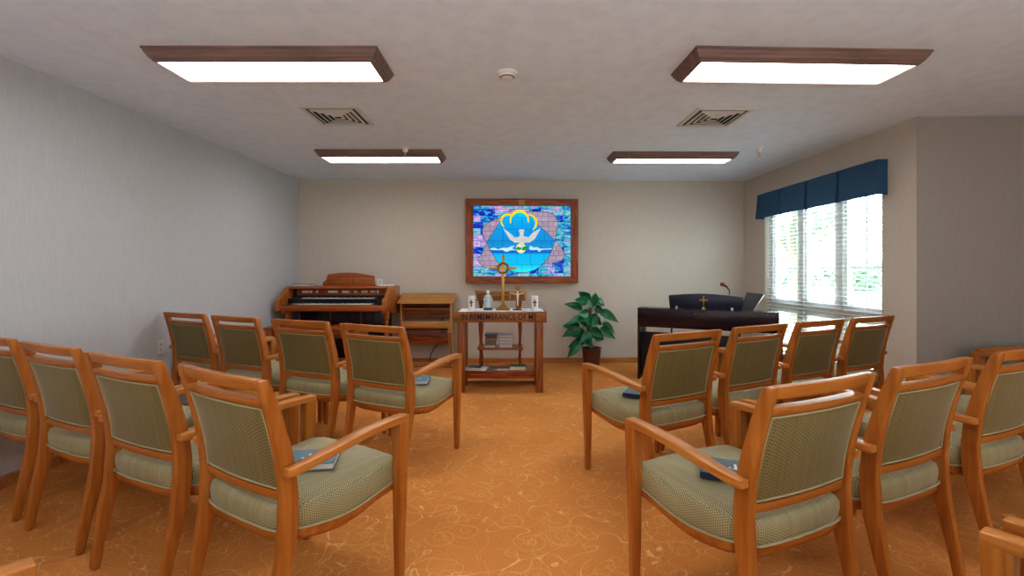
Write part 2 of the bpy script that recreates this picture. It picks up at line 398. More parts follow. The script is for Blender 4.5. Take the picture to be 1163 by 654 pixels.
blind = thing('venetian_blind', 'white horizontal slat blind hanging open in the window under the blue valance', 'window blind', tuple(win.location), wang)
b = B(); n_sl = 43; zt, zb_ = WZ1-.06, WZ0+.05
for i in range(n_sl):
    z = zb_+.02+(zt-zb_-.03)*i/(n_sl-1)
    rings = [[(x, .035+dy, z+dz) for dy, dz in ((-.024, -.003), (0, .0025), (.024, -.003), (0, -.0002))] for x in (.012, WL-.012)]
    b.loft(rings)
b.build('slats', M['blind'], blind, smooth=False)
b = B(); b.box(.01, WL-.01, .008, .062, zt, zt+.045); b.build('head_rail', M['blind'], blind, bevel=.003)
b = B(); b.box(.012, WL-.012, .012, .058, zb_-.012, zb_+.008); b.build('bottom_rail', M['blind'], blind, bevel=.003)
for x in (.18, WL/2, WL-.18):
    b = B()
    for dy in (.010, .060): b.box(x-.0012, x+.0012, dy-.0008, dy+.0008, zb_, zt)
    b.build('ladder_cord', M['blind'], blind, smooth=False)
b = B(); b.tube([(.07, -.002, zt), (.072, -.006, 1.5), (.07, -.004, 1.22)], .003, 6); b.lathe([(.004, 0), (.008, -.01), (.007, -.05), (.002, -.055)], (.07, -.004, 1.22), 10)
b.build('pull_cord', M['blind'], blind)

# valance: pleated blue box
val = thing('window_valance', 'blue pleated fabric valance across the top of the window', 'valance', tuple(win.location), wang)
X0, X1 = -.02, WL+.06; PZ = 2.19; npl = 4
rt = []; rb = []
D = .085
def row(flare):
    pts = [(X0, 0), (X0-flare, -D-flare)]
    for k in range(npl):
        xa = X0+(X1-X0)*k/npl; xb = X0+(X1-X0)*(k+1)/npl
        if k: pts += [(xa+.012+flare, -D-flare)]
        mid = -.004
        pts += [((xa+xb)/2, -D-flare-.004)]
        if k < npl-1: pts += [(xb-.012-flare*.2, -D-flare), (xb-.004, -D+.025)]
    pts += [(X1+flare, -D-flare), (X1, 0)]
    return pts
b = B(); top = row(0); bot = row(.018); rings = []
for t in (0, .35, .7, 1.):
    rings.append([(a[0]*(1-t)+c[0]*t, a[1]*(1-t)+c[1]*t, PZ-.30*t) for a, c in zip(top, bot)])
vs = [[b.bm.verts.new(p) for p in r] for r in rings]
for a, c in zip(vs, vs[1:]):
    for i in range(len(a)-1): b.bm.faces.new((a[i], a[i+1], c[i+1], c[i]))
vo = b.build('pleated_skirt', M['valance'], val, smooth=False)
sm = vo.modifiers.new('t', 'SOLIDIFY'); sm.thickness = .006
b = B(); b.box(X0, X1, -D, 0, PZ-.012, PZ); b.build('top_board', M['valance'], val, smooth=False)

# ------------------------------------------------------------------ outdoors
M['lawn'] = simple('pale bounce lawn', (.62, .66, .50), .9)  # lawn colour lightened to bounce daylight up to the ceiling
b = B(); b.box(3.6, 60, -30, 50, -.35, -.3); tag(structure(b.build('ground', M['lawn'], smooth=False)))
def leaf_card_crown(b, c, r, n, size, rnd):
    for _ in range(n):
        d = Vector((rnd.gauss(0, 1), rnd.gauss(0, 1), rnd.gauss(0, 1))).normalized()*rnd.uniform(.55, 1)
        p = Vector(c)+Vector((d.x*r[0], d.y*r[1], d.z*r[2]))
        u = Vector((rnd.gauss(0, 1), rnd.gauss(0, 1), rnd.gauss(0, 1))).normalized(); w = u.orthogonal().normalized()
        s = size*rnd.uniform(.6, 1.3)
        vs = [b.bm.verts.new(p+x) for x in (-u*s, w*s*.5, u*s, -w*s*.5)]; b.bm.faces.new(vs)
M['bush'] = simple('bush leaves', (.10, .20, .05), .8); M['bushy'] = simple('yellow green leaves', (.36, .46, .10), .8)
M['treel'] = simple('tree leaves', (.10, .17, .08), .8); M['bark'] = simple('bark', (.12, .09, .06), .9)
rnd = random.Random(5)
for (c, r, m_, nm, lb) in (((6.6, 7.6, .25), (.8, .8, .75), 'bush', 'garden_bush', 'dark green bush outside the window, seen through its leftmost sash'),
                      ((6.3, 6.15, .0), (.55, .55, .5), 'bushy', 'garden_bush', 'yellow green bush outside the window, seen through its middle sash'),
                      ((9.6, 8.2, .35), (1.3, 1.3, .9), 'bush', 'garden_bush', 'large dark bush standing behind the yellow green bush outside'),
                      ((7.6, 5.3, .05), (.8, .8, .5), 'bushy', 'garden_bush', 'low yellow green bush outside, seen through the sash nearest the camera')):
    t = thing(nm, lb, 'bush', (c[0], c[1], -.3))
    b = B(); leaf_card_crown(b, (0, 0, c[2]+.3), r, 1500, .06, rnd); b.build('foliage', M[m_], t, smooth=False)
    b = B()
    for k in range(5): a = k*1.3; b.tube([(0, 0, 0), (.15*math.cos(a), .15*math.sin(a), .3), (.35*math.cos(a), .35*math.sin(a), .3+r[2]*.6)], [.02, .014, .006], 6)
    b.build('stem', M['bark'], t)
t = thing('garden_tree', 'leafy tree outside the window behind the leftmost sash', 'tree', (8.3, 13.6, -.3))
b = B(); b.tube([(0, 0, 0), (.1, 0, 1.2), (0, .1, 2.4), (.05, 0, 3.6)], [.16, .13, .1, .04], 8)
for a in (0, 2, 4): b.tube([(0, .1, 1.9), (.5*math.cos(a), .5*math.sin(a), 2.6), (.9*math.cos(a), .9*math.sin(a), 3.1)], [.07, .05, .02], 6)
b.build('trunk', M['bark'], t)
b = B(); leaf_card_crown(b, (0, 0, 3.3), (1.5, 1.5, 1.1), 2200, .09, rnd); b.build('crown', M['treel'], t, smooth=False)
b = B()
for k in range(26):
    y0 = -18+k*2.6; x0 = 30+3*math.sin(k*1.7); leaf_card_crown(b, (x0, y0, .8+.5*math.sin(k*2.3)), (1.8, 1.8, 1.5+.5*math.cos(k)), 450, .28, rnd)
tag(b.build('distant_treeline', M['treel'], smooth=False), 'hazy line of distant trees on the horizon outside the window', 'treeline', kind='stuff')

# ------------------------------------------------------------------ armchair
def rect(cx, cy, z, wx, wy): return [(cx-wx/2, cy-wy/2, z), (cx+wx/2, cy-wy/2, z), (cx+wx/2, cy+wy/2, z), (cx-wx/2, cy+wy/2, z)]
POST = [(0, -.305, .229, .026, .030), (.10, -.292, .231, .030, .036), (.22, -.268, .2335, .034, .044), (.34, -.244, .2345, .035, .054), (.42, -.236, .2345, .035, .058),
        (.50, -.233, .2345, .035, .056), (.60, -.243, .2345, .035, .054), (.68, -.259, .2345, .035, .049), (.78, -.285, .2345, .035, .042), (.87, -.314, .2345, .035, .036), (.897, -.323, .2345, .035, .028)]
def ypost(z):
    for (z0, y0, *_), (z1, y1, *_) in zip(POST, POST[1:]):
        if z <= z1: return y0+(y1-y0)*(z-z0)/(z1-z0)
    return POST[-1][1]
def seat_outline():
    pts = [(-.212, -.262), (-.212, -.205), (-.240, -.185), (-.250, -.10), (-.258, 0), (-.263, .10), (-.264, .19), (-.262, .235), (-.235, .262), (-.12, .275), (0, .279)]
    return pts+[(-x, y) for x, y in pts[-2::-1]]
def smooth_closed(pts, n=3):
    for _ in range(n):
        out = []
        for i in range(len(pts)):
            a, c = pts[i], pts[(i+1) % len(pts)]
            out += [(a[0]*.75+c[0]*.25, a[1]*.75+c[1]*.25), (a[0]*.25+c[0]*.75, a[1]*.25+c[1]*.75)]
        pts = out
    return pts
def make_chair(root, fab, low=False):
    ol = smooth_closed(seat_outline(), 2)
    def zb(y): return .368+.014*math.cos((y+.02)*2*PI/.5+PI)+.004
    rings = []
    for sc, z, k in ((.985, 0, 1), (1.0, .012, 1), (1.012, .035, 1), (1.010, .058, 1), (.985, .078, .8), (.94, .089, .5), (.85, .098, .2), (.68, .106, 0), (.45, .111, 0), (.2, .113, 0), (.01, .113, 0)):
        rings.append([(x*sc, (y-.0)*sc, (zb(y)*k+(1-k)*.372)+z) for x, y in ol])
    b = B(); b.loft(rings); b.build('seat', fab, root, ang=60)
    b = B(); b.tube([(x*1.012, y*1.012, zb(y)+.004) for x, y in ol], .0045, 6, closed=True); b.build('piping', M['piping'], root)
    # seat frame: curved rails that follow the cushion
    b = B(); rr = []
    for i, (x, y) in enumerate(ol):
        z = zb(y); rr.append([(x*1.0, y*1.0, z+.001), (x*.9, y*.9, z+.001), (x*.9, y*.9, z-.05), (x*1.0, y*1.0, z-.026)])
    b.loft(rr, closed=True); b.build('seat_frame', M['chair_x'], root, ang=50)
    for s in (-1, 1):
        b = B(); rg = []
        for (z, y, x, wx, wy) in POST: rg.append(rect(s*x, y, z, wx, wy))
        b.loft(rg); lg = b.build('leg', M['chair'], root, bevel=.006)
        b = B(); b.lathe([(.011, 0), (.012, .004), (.008, .007)], (s*.229, -.305, -.006), 10); b.build('glide', M['chrome'], lg)
        b = B(); b.loft([rect(s*.2880, .2130, 0, .028, .030), rect(s*.2880, .2140, .2, .034, .038), rect(s*.2875, .2180, .40, .040, .046), rect(s*.2865, .2200, .56, .045, .052), rect(s*.2865, .2210, .628, .047, .056)])
        lg = b.build('leg', M['chair'], root, bevel=.004)
        b = B(); b.lathe([(.011, 0), (.012, .004), (.008, .007)], (s*.288, .213, -.006), 10); b.build('glide', M['chrome'], lg)
        # arm: arched rail swept from the front post to the outside of the rear post
        b = B(); rg = []
        path = [(.249, .653, .2865, .047, .030), (.20, .655, .2875, .049, .028), (.12, .655, .289, .052, .026), (.03, .650, .289, .054, .025), (-.06, .639, .286, .052, .025),
                (-.14, .626, .280, .046, .026), (-.20, .617, .2755, .041, .027), (-.25, .614, .2735, .040, .028), (-.268, .614, .2715, .034, .026)]
        for (y, zt_, x, w, th) in path:
            rg.append([(s*x-w/2, y, zt_-th), (s*x+w/2, y, zt_-th), (s*x+w/2, y, zt_), (s*x-w/2, y, zt_)])
        b.loft(rg); b.build('armrest', M['chair_y'], root, bevel=.005)
    xi = .2175
    def rail(z0, z1, dep, bev, nm):
        b = B(); rr = []
        n = 9
        for i in range(n):
            x = -xi+2*xi*i/(n-1); bow = -.012*(1-(x/xi)**2)
            y0, y1 = ypost(z0)+bow, ypost(z1)+bow
            rr.append([(x, y0-dep/2, z0), (x, y0+dep/2, z0), (x, y1+dep/2, z1), (x, y1-dep/2, z1)])
        b.loft(rr); return b.build(nm, M['chair_x'], root, bevel=bev)
    rail(.856, .899, .030, .009, 'top_rail'); rail(.806, .831, .040, .004, 'cross_rail'); rail(.492, .522, .034, .004, 'cross_rail')
    # padded back between the rails
    b = B(); rr = []; nz, nx = 10, 12; z0, z1 = .524, .806
    for side in (-1, 1):
        pass
    front = []; back = []
    for j in range(nz+1):
        z = z0+(z1-z0)*j/nz
        for lst, sg in ((front, 1), (back, -1)):
            rowv = []
            for i in range(nx+1):
                u = -1+2*i/nx; v = -1+2*j/nz
                puff = (1-u**6)*(1-v**6)
                bow = -.012*(1-u*u)
                rowv.append(b.bm.verts.new((xi*.985*u, ypost(z)+bow+sg*(.013+.009*puff), z)))
            lst.append(rowv)
    for g in (front, back):
        for j in range(nz):
            for i in range(nx): b.bm.faces.new((g[j][i], g[j][i+1], g[j+1][i+1], g[j+1][i]))
    for j in range(nz):
        for i in (0, nx): b.bm.faces.new((front[j][i], front[j+1][i], back[j+1][i], back[j][i]))
    for i in range(nx):
        for j in (0, nz): b.bm.faces.new((front[j][i], back[j][i], back[j][i+1], front[j][i+1]))
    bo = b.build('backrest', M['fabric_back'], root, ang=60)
    b = B(); per = []
    def yb(u, z): return ypost(z)-.012*(1-u*u)-.0165
    for i in range(9): u = -1+2*i/8; per.append((xi*.965*u, yb(u, z0+.006), z0+.006))
    for j in range(1, 6): z = z0+.006+(z1-z0-.012)*j/6; per.append((xi*.965, yb(1, z), z))
    for i in range(9): u = 1-2*i/8; per.append((xi*.965*u, yb(u, z1-.006), z1-.006))
    for j in range(1, 6): z = z1-.006-(z1-z0-.012)*j/6; per.append((-xi*.965, yb(-1, z), z))
    b.tube(per, .0038, 6, closed=True); b.build('piping', M['piping'], bo)

chairs = [
 # x, y, angle, label, group
 (-.806, 1.810, -30.1, 'near left aisle armchair holding the blue book with white page edges'),
 (-1.393, 2.102, -24.3, 'honey wood armchair second from the aisle in the near left row'),
 (-1.967, 2.391, -24.4, 'honey wood armchair third from the aisle in the near left row'),
 (-2.540, 2.660, -23.5, 'honey wood armchair cut by the left edge of the photo, against the left wall'),
 (-.735, 3.152, -25.2, 'honey wood armchair left of the aisle in the front row, teal book on its seat'),
 (-1.320, 3.441, -22.5, 'honey wood armchair second from the aisle in the front left row'),
 (-1.912, 3.702, -24.5, 'honey wood armchair third from the aisle in the front left row'),
 (-2.485, 3.988, -23.4, 'honey wood armchair nearest the left wall outlet, outermost of the front left row'),
 (.825, 2.826, 26.9, 'front right aisle armchair with a slate book on its seat'),
 (1.385, 3.137, 27.8, 'honey wood armchair second from the aisle in the front right row'),
 (1.950, 3.420, 25.9, 'honey wood armchair third from the aisle in the front right row, before the window'),
 (2.520, 3.692, 24.8, 'armchair with shaded reddish back at the window end of the front right row'),
 (.826, 1.719, 24.0, 'large near right aisle armchair with a slate blue book on its seat'),
 (1.415, 1.990, 24.5, 'honey wood armchair second from the aisle in the near right row'),
 (2.080, 2.285, 23.5, 'armchair third from the aisle in the near right row, cut by the photo edge'),
 (2.660, 2.550, 22.0, 'armchair whose arm shows just beyond the third chair of the near right row'),
 (-.880, .552, -38.0, 'nearest left armchair, only its arm corner in the lower left corner of the photo'),
 (-1.440, .935, -38.0, 'armchair left of the nearest left one, only its arm tip at the photo edge'),
 (.930, .680, 30.0, 'nearest right armchair, arm and front leg in the lower right photo corner'),
 (1.530, 1.015, 30.0, 'armchair right of the nearest right one, its arm alongside at the photo corner'),
]
proto = None
for i, (x, y, a, lb) in enumerate(chairs):
    if proto is None:
        proto = thing('armchair', lb, 'armchair'); make_chair(proto, M['fabric']); o = proto
    else: o = copy_tree(proto)
    o.location = (x, y, .006); o.rotation_euler = (0, 0, R(a)); tag(o, lb, 'armchair', 'matching wooden armchairs in rows')

# low armchair by the right wall
lc = thing('low_armchair', 'low dark wood armchair with grey green cushions by the right wall', 'armchair', (3.85, 3.13, 0), 0)
fab2 = fabric('grey green weave', (.06, .085, .075), (.24, .28, .23), (.13, .16, .13))
for s in (-1, 1):
    for y0, y1 in ((-.26, -.20), (.30, .36)):
        b = B(); b.loft([rect(s*.37, (y0+y1)/2, 0, .04, .045), rect(s*.37, (y0+y1)/2, .63, .055, .06)]); b.build('leg', M['chair'], lc, bevel=.004)
    b = B(); b.loft([[(s*.37-.028, y, z-.03), (s*.37+.028, y, z-.03), (s*.37+.028, y, z), (s*.37-.028, y, z)] for y, z in ((-.29, .645), (-.1, .657), (.15, .65), (.33, .635))]); b.build('armrest', M['chair_x'], lc, bevel=.005)
b = B(); rr = []
for i in range(13):
    u = -1+i/6; z = .652+.018*(1-u*u); y = .35
    rr.append([(u*.345, y-.02, z-.042), (u*.345, y+.02, z-.042), (u*.345, y+.02, z), (u*.345, y-.02, z)])
b.loft(rr); b.build('top_rail', M['chair_x'], lc, bevel=.005)
b = B(); b.box(-.34, .34, .30, .365, .44, .62); b.build('backrest', fab2, lc, bevel=.02, seg=3)
b = B(); b.box(-.335, .335, -.24, .30, .33, .45); b.build('seat', fab2, lc, bevel=.03, seg=4)
b = B(); b.box(-.345, .345, -.22, .32, .28, .335); b.build('seat_frame', M['chair_x'], lc, bevel=.004)

# ------------------------------------------------------------------ books on the chairs
def strokes(root, pts, w, mat, z):
    b = B()
    for (x, y, lx, ly) in pts: b.box(x-lx/2, x+lx/2, y-ly/2, y+ly/2, z, z+.0006)
    return b.build('cover_lettering', mat, root, smooth=False)
def hymnal(name, label, loc, rz, cover, edge, L=.22, Wd=.15, T=.024, group=None, spine_front=False, letter=True):
    t = thing(name, label, 'book', loc, rz, group)
    b = B(); c = .0025
    b.box(-L/2, L/2, -Wd/2, Wd/2, 0, c); b.box(-L/2, L/2, -Wd/2, Wd/2, T-c, T)
    if spine_front: b.box(-L/2, L/2, -Wd/2-.002, -Wd/2+.003, 0, T)
    else: b.box(-L/2, L/2, Wd/2-.003, Wd/2, 0, T)
    b.build('cover', cover, t, bevel=.0008, smooth=False)
    b = B(); y0, y1 = (-Wd/2+.003, Wd/2-.004) if spine_front else (-Wd/2+.002, Wd/2-.003)
    b.box(-L/2+.004, L/2-.004, y0, y1, c, T-c); b.build('pages', edge, t, smooth=False)
    if letter: strokes(t, [(.012, .010, .009, .042), (.012, -.014, .022, .006), (-.008, -.008, .008, .010), (.034, -.012, .010, .005), (.052, -.004, .007, .022), (.056, .006, .014, .005)], 0, M['whiteprint'], T)
    return t
hymnal('hymnal', 'blue book with white page edges on the near left aisle chair', (-.800, 1.795, .4915), R(11), M['bluecover'], M['paper'], .235, .155)
hymnal('hymnal', 'teal book on the seat of the front left aisle chair', (-.672, 3.115, .4915), R(2), M['teal'], M['paper'])
hymnal('hymnal', 'slate blue book with navy spine on the near right aisle chair', (.808, 1.700, .4915), R(-21), M['greyblue'], M['pages'], spine_front=True)
hymnal('hymnal', 'slate book with navy spine on the seat of the front right aisle chair', (.790, 2.765, .4915), R(-28), M['greyblue'], M['pages'], spine_front=True)
for o in bpy.data.objects:
    if o.name.startswith('hymnal') and o.location.x > 0:
        pc = [k for k in kids(o) if k.name.startswith('cover') and 'letter' not in k.name][0]
        b = B(); b.box(-.11, .11, -.0785, -.0770, .0005, .0225); b.build('spine', M['navy'], o, smooth=False)

# ------------------------------------------------------------------ ceiling fixtures
def light_fixture(label, x0, x1, y0, y1, rz=0):
    cx, cy = (x0+x1)/2, (y0+y1)/2; w, d = (x1-x0)/2, (y1-y0)/2
    t = thing('ceiling_light', label, 'ceiling light', (cx, cy, H), rz, 'wood framed fluorescent ceiling lights')
    prof = [(0, 0), (0, -.010), (-.006, -.014), (-.010, -.028), (-.020, -.040), (-.022, -.048), (-.034, -.058), (-.040, -.066), (-.052, -.068), (-.052, -.050)]
    b = B(); rr = [[(sx*(w+o_), sy*(d+o_), z) for o_, z in prof] for sx, sy in ((-1, -1), (1, -1), (1, 1), (-1, 1))]
    b.loft(rr, closed=True); b.build('frame', M['fixwood'], t, smooth=False)
    b = B(); b.box(-w+.05, w-.05, -d+.05, d-.05, -.060, -.054); b.build('diffuser', M['diffuser'], t, smooth=False)
light_fixture('wood framed ceiling light nearest the camera on the left', -2.022, -.735, 2.515, 2.885)
light_fixture('wood framed ceiling light nearest the camera on the right', .995, 2.325, 2.535, 2.905, R(1.9))
light_fixture('wood framed ceiling light far left, over the front left chairs', -1.990, -.710, 4.650, 5.005)
light_fixture('wood framed ceiling light far right, nearer the window', 1.030, 2.330, 4.735, 5.030, R(.4))
light_fixture('added unseen ceiling light overhead behind the camera on the left', -2.02, -.73, .02, .39)  # fixture added out of view, repeats the ceiling pattern for extra light
light_fixture('added unseen ceiling light overhead behind the camera on the right', 1.0, 2.3, .02, .39)  # second out-of-view fixture, also added for its light

def vent(label, x, y, s, rz=0):
    t = thing('ceiling_vent', label, 'air vent', (x, y, H), rz, 'square ceiling vents')
    b = B(); h = s/2
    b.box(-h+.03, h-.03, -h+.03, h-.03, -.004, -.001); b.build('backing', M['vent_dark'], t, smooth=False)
    b = B(); fr = [(0, 0), (0, -.006), (-.03, -.010), (-.035, -.002)]
    b.loft([[(sx*(h+o_), sy*(h+o_), z) for o_, z in fr] for sx, sy in ((-1, -1), (1, -1), (1, 1), (-1, 1))], closed=True); b.build('frame', M['metal_grille'], t, smooth=False)
    for k, r in enumerate((.155, .115, .075, .035)):
        b = B(); fr = [(.008, -.004), (.009, -.010), (-.004, -.018), (-.007, -.012)]
        b.loft([[(sx*(r+o_), sy*(r+o_), z) for o_, z in fr] for sx, sy in ((-1, -1), (1, -1), (1, 1), (-1, 1))], closed=True); b.build('louvre', M['metal_grille'], t, smooth=False)
vent('square white ceiling vent between the two left lights', -1.370, 3.655, .44)
vent('square white ceiling vent between the two right lights', 1.608, 3.69, .44, R(1))
t = thing('smoke_detector', 'round white smoke detector in the middle of the ceiling', 'smoke detector', (-.030, 2.86, H))
b = B(); b.lathe([(.064, 0), (.064, -.008), (.058, -.014), (.050, -.018), (.048, -.026), (.034, -.036), (.020, -.040), (.002, -.041)], (0, 0, 0), 28); b.build('housing', M['plastic'], t)
b = B(); b.lathe([(.044, -.0275), (.046, -.0285), (.040, -.0325), (.036, -.0330)], (0, 0, 0), 28); b.build('vent_ring', M['greycov'], t)
def sprinkler(label, x, y):
    t = thing('sprinkler_head', label, 'sprinkler', (x, y, H), 0, 'ceiling sprinkler heads')
    b = B(); b.lathe([(.040, 0), (.040, -.006), (.028, -.012), (.024, -.040), (.020, -.046), (.010, -.048)], (0, 0, 0), 20); b.build('escutcheon', M['plastic'], t)
    b = B(); b.lathe([(.007, -.046), (.007, -.062), (.013, -.066), (.013, -.070), (.003, -.072), (.003, -.080), (.014, -.082), (.014, -.084), (.002, -.085)], (0, 0, 0), 14); b.build('nozzle', M['chrome'], t)
sprinkler('small white sprinkler head below the far left ceiling light', -1.055, 4.58)
sprinkler('small white sprinkler head right of the far right ceiling light', 2.455, 4.60)

# ------------------------------------------------------------------ stained glass light box on the back wall
PX = 85.4
pic = thing('stained_glass_picture', 'backlit stained glass picture of a white dove over water in a dark oak frame', 'picture', (.133, 6.138, 1.637), R(1.4))
def P(u, v): return ((u-592.9)/PX, -(v-273.6)/PX)
FW, FH = 1.497/2, 1.120/2
IW0, IW1 = P(537.8, 0)[0], P(648.3, 0)[0]; IZ1, IZ0 = P(0, 233.9)[1], P(0, 313.6)[1]
redz = wood('red oak stile', (.13, .022, .005), (.40, .105, .020), rough=.4, grain=1.5)
for nm, pts, mt in (('frame_rail', [(-FW, FH), (FW, FH), (IW1, IZ1), (IW0, IZ1)], M['redoak_x']), ('frame_rail', [(-FW, -FH), (IW0, IZ0), (IW1, IZ0), (FW, -FH)], M['redoak_x']),
                    ('frame_stile', [(-FW, -FH), (-FW, FH), (IW0, IZ1), (IW0, IZ0)], redz), ('frame_stile', [(FW, FH), (FW, -FH), (IW1, IZ0), (IW1, IZ1)], redz)):
    b = B(); b.prism(pts, 'Y', 0, .098); b.build(nm, mt, pic, bevel=.006)
b = B(); b.box(P(589, 0)[0], P(596, 0)[0], -.004, .001, P(0, 233)[1], P(0, 227)[1]); b.build('plaque', M['brass'], pic)
def glow(name, kind, c1, c2, c3=None, es=.80, bw=.11, bh=.085, lead=(.01, .02, .06)):
    m, nt, N, L, b_ = nt_new(name)
    tc = N.new('ShaderNodeTexCoord'); sp = N.new('ShaderNodeSeparateXYZ'); L.new(tc.outputs['Object'], sp.inputs[0])
    cb = N.new('ShaderNodeCombineXYZ'); L.new(sp.outputs[0], cb.inputs[0]); L.new(sp.outputs[2], cb.inputs[1])
    br = N.new('ShaderNodeTexBrick'); L.new(cb.outputs[0], br.inputs['Vector'])
    br.inputs['Scale'].default_value = 1.; br.inputs['Brick Width'].default_value = bw; br.inputs['Row Height'].default_value = bh
    br.inputs['Mortar Size'].default_value = .0022; br.inputs['Mortar'].default_value = (0, 0, 0, 1); br.offset = .37; br.squash = 1.4; br.squash_frequency = 2
    br.inputs['Color1'].default_value = (0, 0, 0, 1); br.inputs['Color2'].default_value = (1, 1, 1, 1)
    if kind == 'mosaic':
        n = N.new('ShaderNodeTexNoise'); mp = N.new('ShaderNodeMapping'); mp.inputs['Scale'].default_value = (7, 7, 17)
        L.new(tc.outputs['Object'], mp.inputs['Vector']); L.new(mp.outputs['Vector'], n.inputs['Vector']); n.inputs['Detail'].default_value = 4; n.inputs['Distortion'].default_value = 1.2; n.inputs['Scale'].default_value = 1.3
        f = mathn(nt, 'ADD', mathn(nt, 'MULTIPLY', n.outputs['Fac'], 1.0), mathn(nt, 'MULTIPLY_ADD', br.outputs['Color'], .45, -.22))
        cr = N.new('ShaderNodeValToRGB'); e = cr.color_ramp.elements
        e[0].position = .22; e[0].color = (.0, .02, .45, 1); e[1].position = .85; e[1].color = (.62, .32, .55, 1)
        for pz, cc in ((.34, (.02, .10, .60)), (.43, (.03, .42, .62)), (.50, (.06, .45, .40)), (.57, (.35, .62, .72)), (.64, (.25, .15, .58)), (.76, (.62, .50, .74))):
            k = e.new(pz); k.color = (*cc, 1)
        L.new(f, cr.inputs['Fac']); col = cr.outputs['Color']
    elif kind == 'grad':
        z = sp.outputs[2]
        cr = N.new('ShaderNodeValToRGB'); e = cr.color_ramp.elements
        f = mathn(nt, 'MULTIPLY_ADD', z, 1/.86, .5)      # -.43..+.43
        e[0].position = .05; e[0].color = (.03, .75, .85, 1); e[1].position = .95; e[1].color = (.0, .60, .85, 1)
        for pz, cc in ((.14, (.0, .50, .85)), (.29, (.0, .45, .82)), (.33, (.0, .13, .62)), (.385, (.0, .20, .70)), (.41, (.02, .30, .60)), (.46, (.0, .27, .65)), (.62, (.0, .30, .72)), (.80, (.0, .38, .80))):
            k = e.new(pz); k.color = (*cc, 1)
        L.new(f, cr.inputs['Fac']); col = cr.outputs['Color']
    else:
        n = N.new('ShaderNodeTexNoise'); n.inputs['Scale'].default_value = 12; L.new(tc.outputs['Object'], n.inputs['Vector'])
        mx = N.new('ShaderNodeMix'); mx.data_type = 'RGBA'; mx.inputs['A'].default_value = (*c1, 1); mx.inputs['B'].default_value = (*c2, 1)
        L.new(mathn(nt, 'MULTIPLY_ADD', br.outputs['Color'], .5, mathn(nt, 'MULTIPLY', n.outputs['Fac'], .5)), mx.inputs['Factor']); col = mx.outputs['Result']
    if kind != 'plain':
        m2 = N.new('ShaderNodeMix'); m2.data_type = 'RGBA'; m2.inputs['B'].default_value = (*lead, 1)
        L.new(col, m2.inputs['A']); L.new(mathn(nt, 'MULTIPLY', br.outputs['Fac'], .8), m2.inputs['Factor']); col = m2.outputs['Result']
    L.new(col, b_.inputs['Emission Color']); b_.inputs['Emission Strength'].default_value = es
    b_.inputs['Base Color'].default_value = (.01, .01, .01, 1); b_.inputs['Roughness'].default_value = .4; b_.inputs['Specular IOR Level'].default_value = .1
    return m
G_mos = glow('mosaic glass', 'mosaic', None, None); G_mau = glow('mauve glass', 'tile', (.30, .22, .33), (.50, .40, .50), bw=.07, bh=.065)
G_blu = glow('blue glass', 'grad', None, None, bw=.13, bh=.155); G_wht = glow('white glass', 'tile', (.62, .62, .58), (.85, .85, .82), bw=.018, bh=.022, lead=(.18, .18, .2))
G_yel = glow('yellow glass', 'plain', (.85, .62, .0), (.95, .75, .02)); G_sun = glow('pale sun glass', 'plain', (.9, .75, .30), (.95, .82, .4))
G_grn = glow('green glass', 'plain', (.0, .22, .06), (.02, .35, .10)); G_wave = glow('foam glass', 'plain', (.35, .62, .75), (.6, .8, .88)); G_lead = simple('lead came', (.01, .015, .03), .5)
def flat(name, pts, mat, layer, parent=pic):
    b = B(); b.prism([P(*p) for p in pts], 'Y', .020-.0018*layer, .0215-.0018*layer); return b.build(name, mat, parent, smooth=False)
b = B(); b.box(IW0, IW1, .022, .05, IZ0, IZ1); b.build('mosaic_glass', G_mos, pic, smooth=False)
def cat(pts, n=5, closed=False):
    out = []; m = len(pts); rng = m if closed else m-1
    for i in range(rng):
        p0 = pts[(i-1) % m] if closed or i > 0 else pts[0]; p1 = pts[i]; p2 = pts[(i+1) % m]; p3 = pts[(i+2) % m] if closed or i+2 < m else pts[-1]
        for k in range(n):
            t_ = k/n
            out.append(tuple(.5*((2*b1)+(-a+c)*t_+(2*a-5*b1+4*c-d)*t_**2+(-a+3*b1-3*c+d)*t_**3) for a, b1, c, d in zip(p0, p1, p2, p3)))
    if not closed: out.append(pts[-1])
    return out
shapes = [cat([(572, 244.5), (569, 246.5), (557.5, 251.2), (550.1, 256.2), (548.1, 262.3), (549.1, 267.7), (552.7, 275.7)])+[(575, 262)],
          cat([(552.7, 275.7), (549.5, 283), (546.5, 290.0), (543.2, 293), (543.5, 296.6), (547.9, 301.7), (555.3, 304), (566, 302)])+[(570, 285)],
          cat([(596, 240.1), (610.2, 239.8), (622.3, 241.1), (629.7, 244.1), (633.4, 250.2), (633.7, 256.9), (630.4, 272.4)])+[(605, 262)],
          cat([(630, 273.5), (637, 279.7), (641.7, 288.9), (639.9, 293.7), (634, 297.3), (625.2, 298.8), (615, 299.2)])+[(615, 280)],
          cat([(576, 243.5), (580, 238.5), (586, 237.5)])+[(584, 246)]]
for s_ in shapes:
    flat('mauve_glass', s_, G_mau, 0)
    b = B(); b.tube([(P(*q)[0], .0185, P(*q)[1]) for q in s_[:-1]], .0028, 4); b.build('lead_line', G_lead, pic)
blue = ([(552.7, 275.7), (561, 263), (569.3, 250.5)]+cat([(571, 247), (576.5, 244), (581, 245), (585, 241), (590.5, 239.4), (596.7, 242), (600, 245), (604.8, 246), (608.5, 250), (609.5, 254)])
        + [(620, 263)] + cat([(630.2, 272.9), (627, 284), (618.2, 298.4), (608, 306), (595, 309.5), (583, 308), (571, 302), (564.5, 296.5)])+[(558, 286)])
flat('blue_glass', blue, G_blu, 1)
b = B(); b.tube([(P(*q)[0], .0165, P(*q)[1]) for q in blue], .0028, 4, closed=True); b.build('lead_line', G_lead, pic)
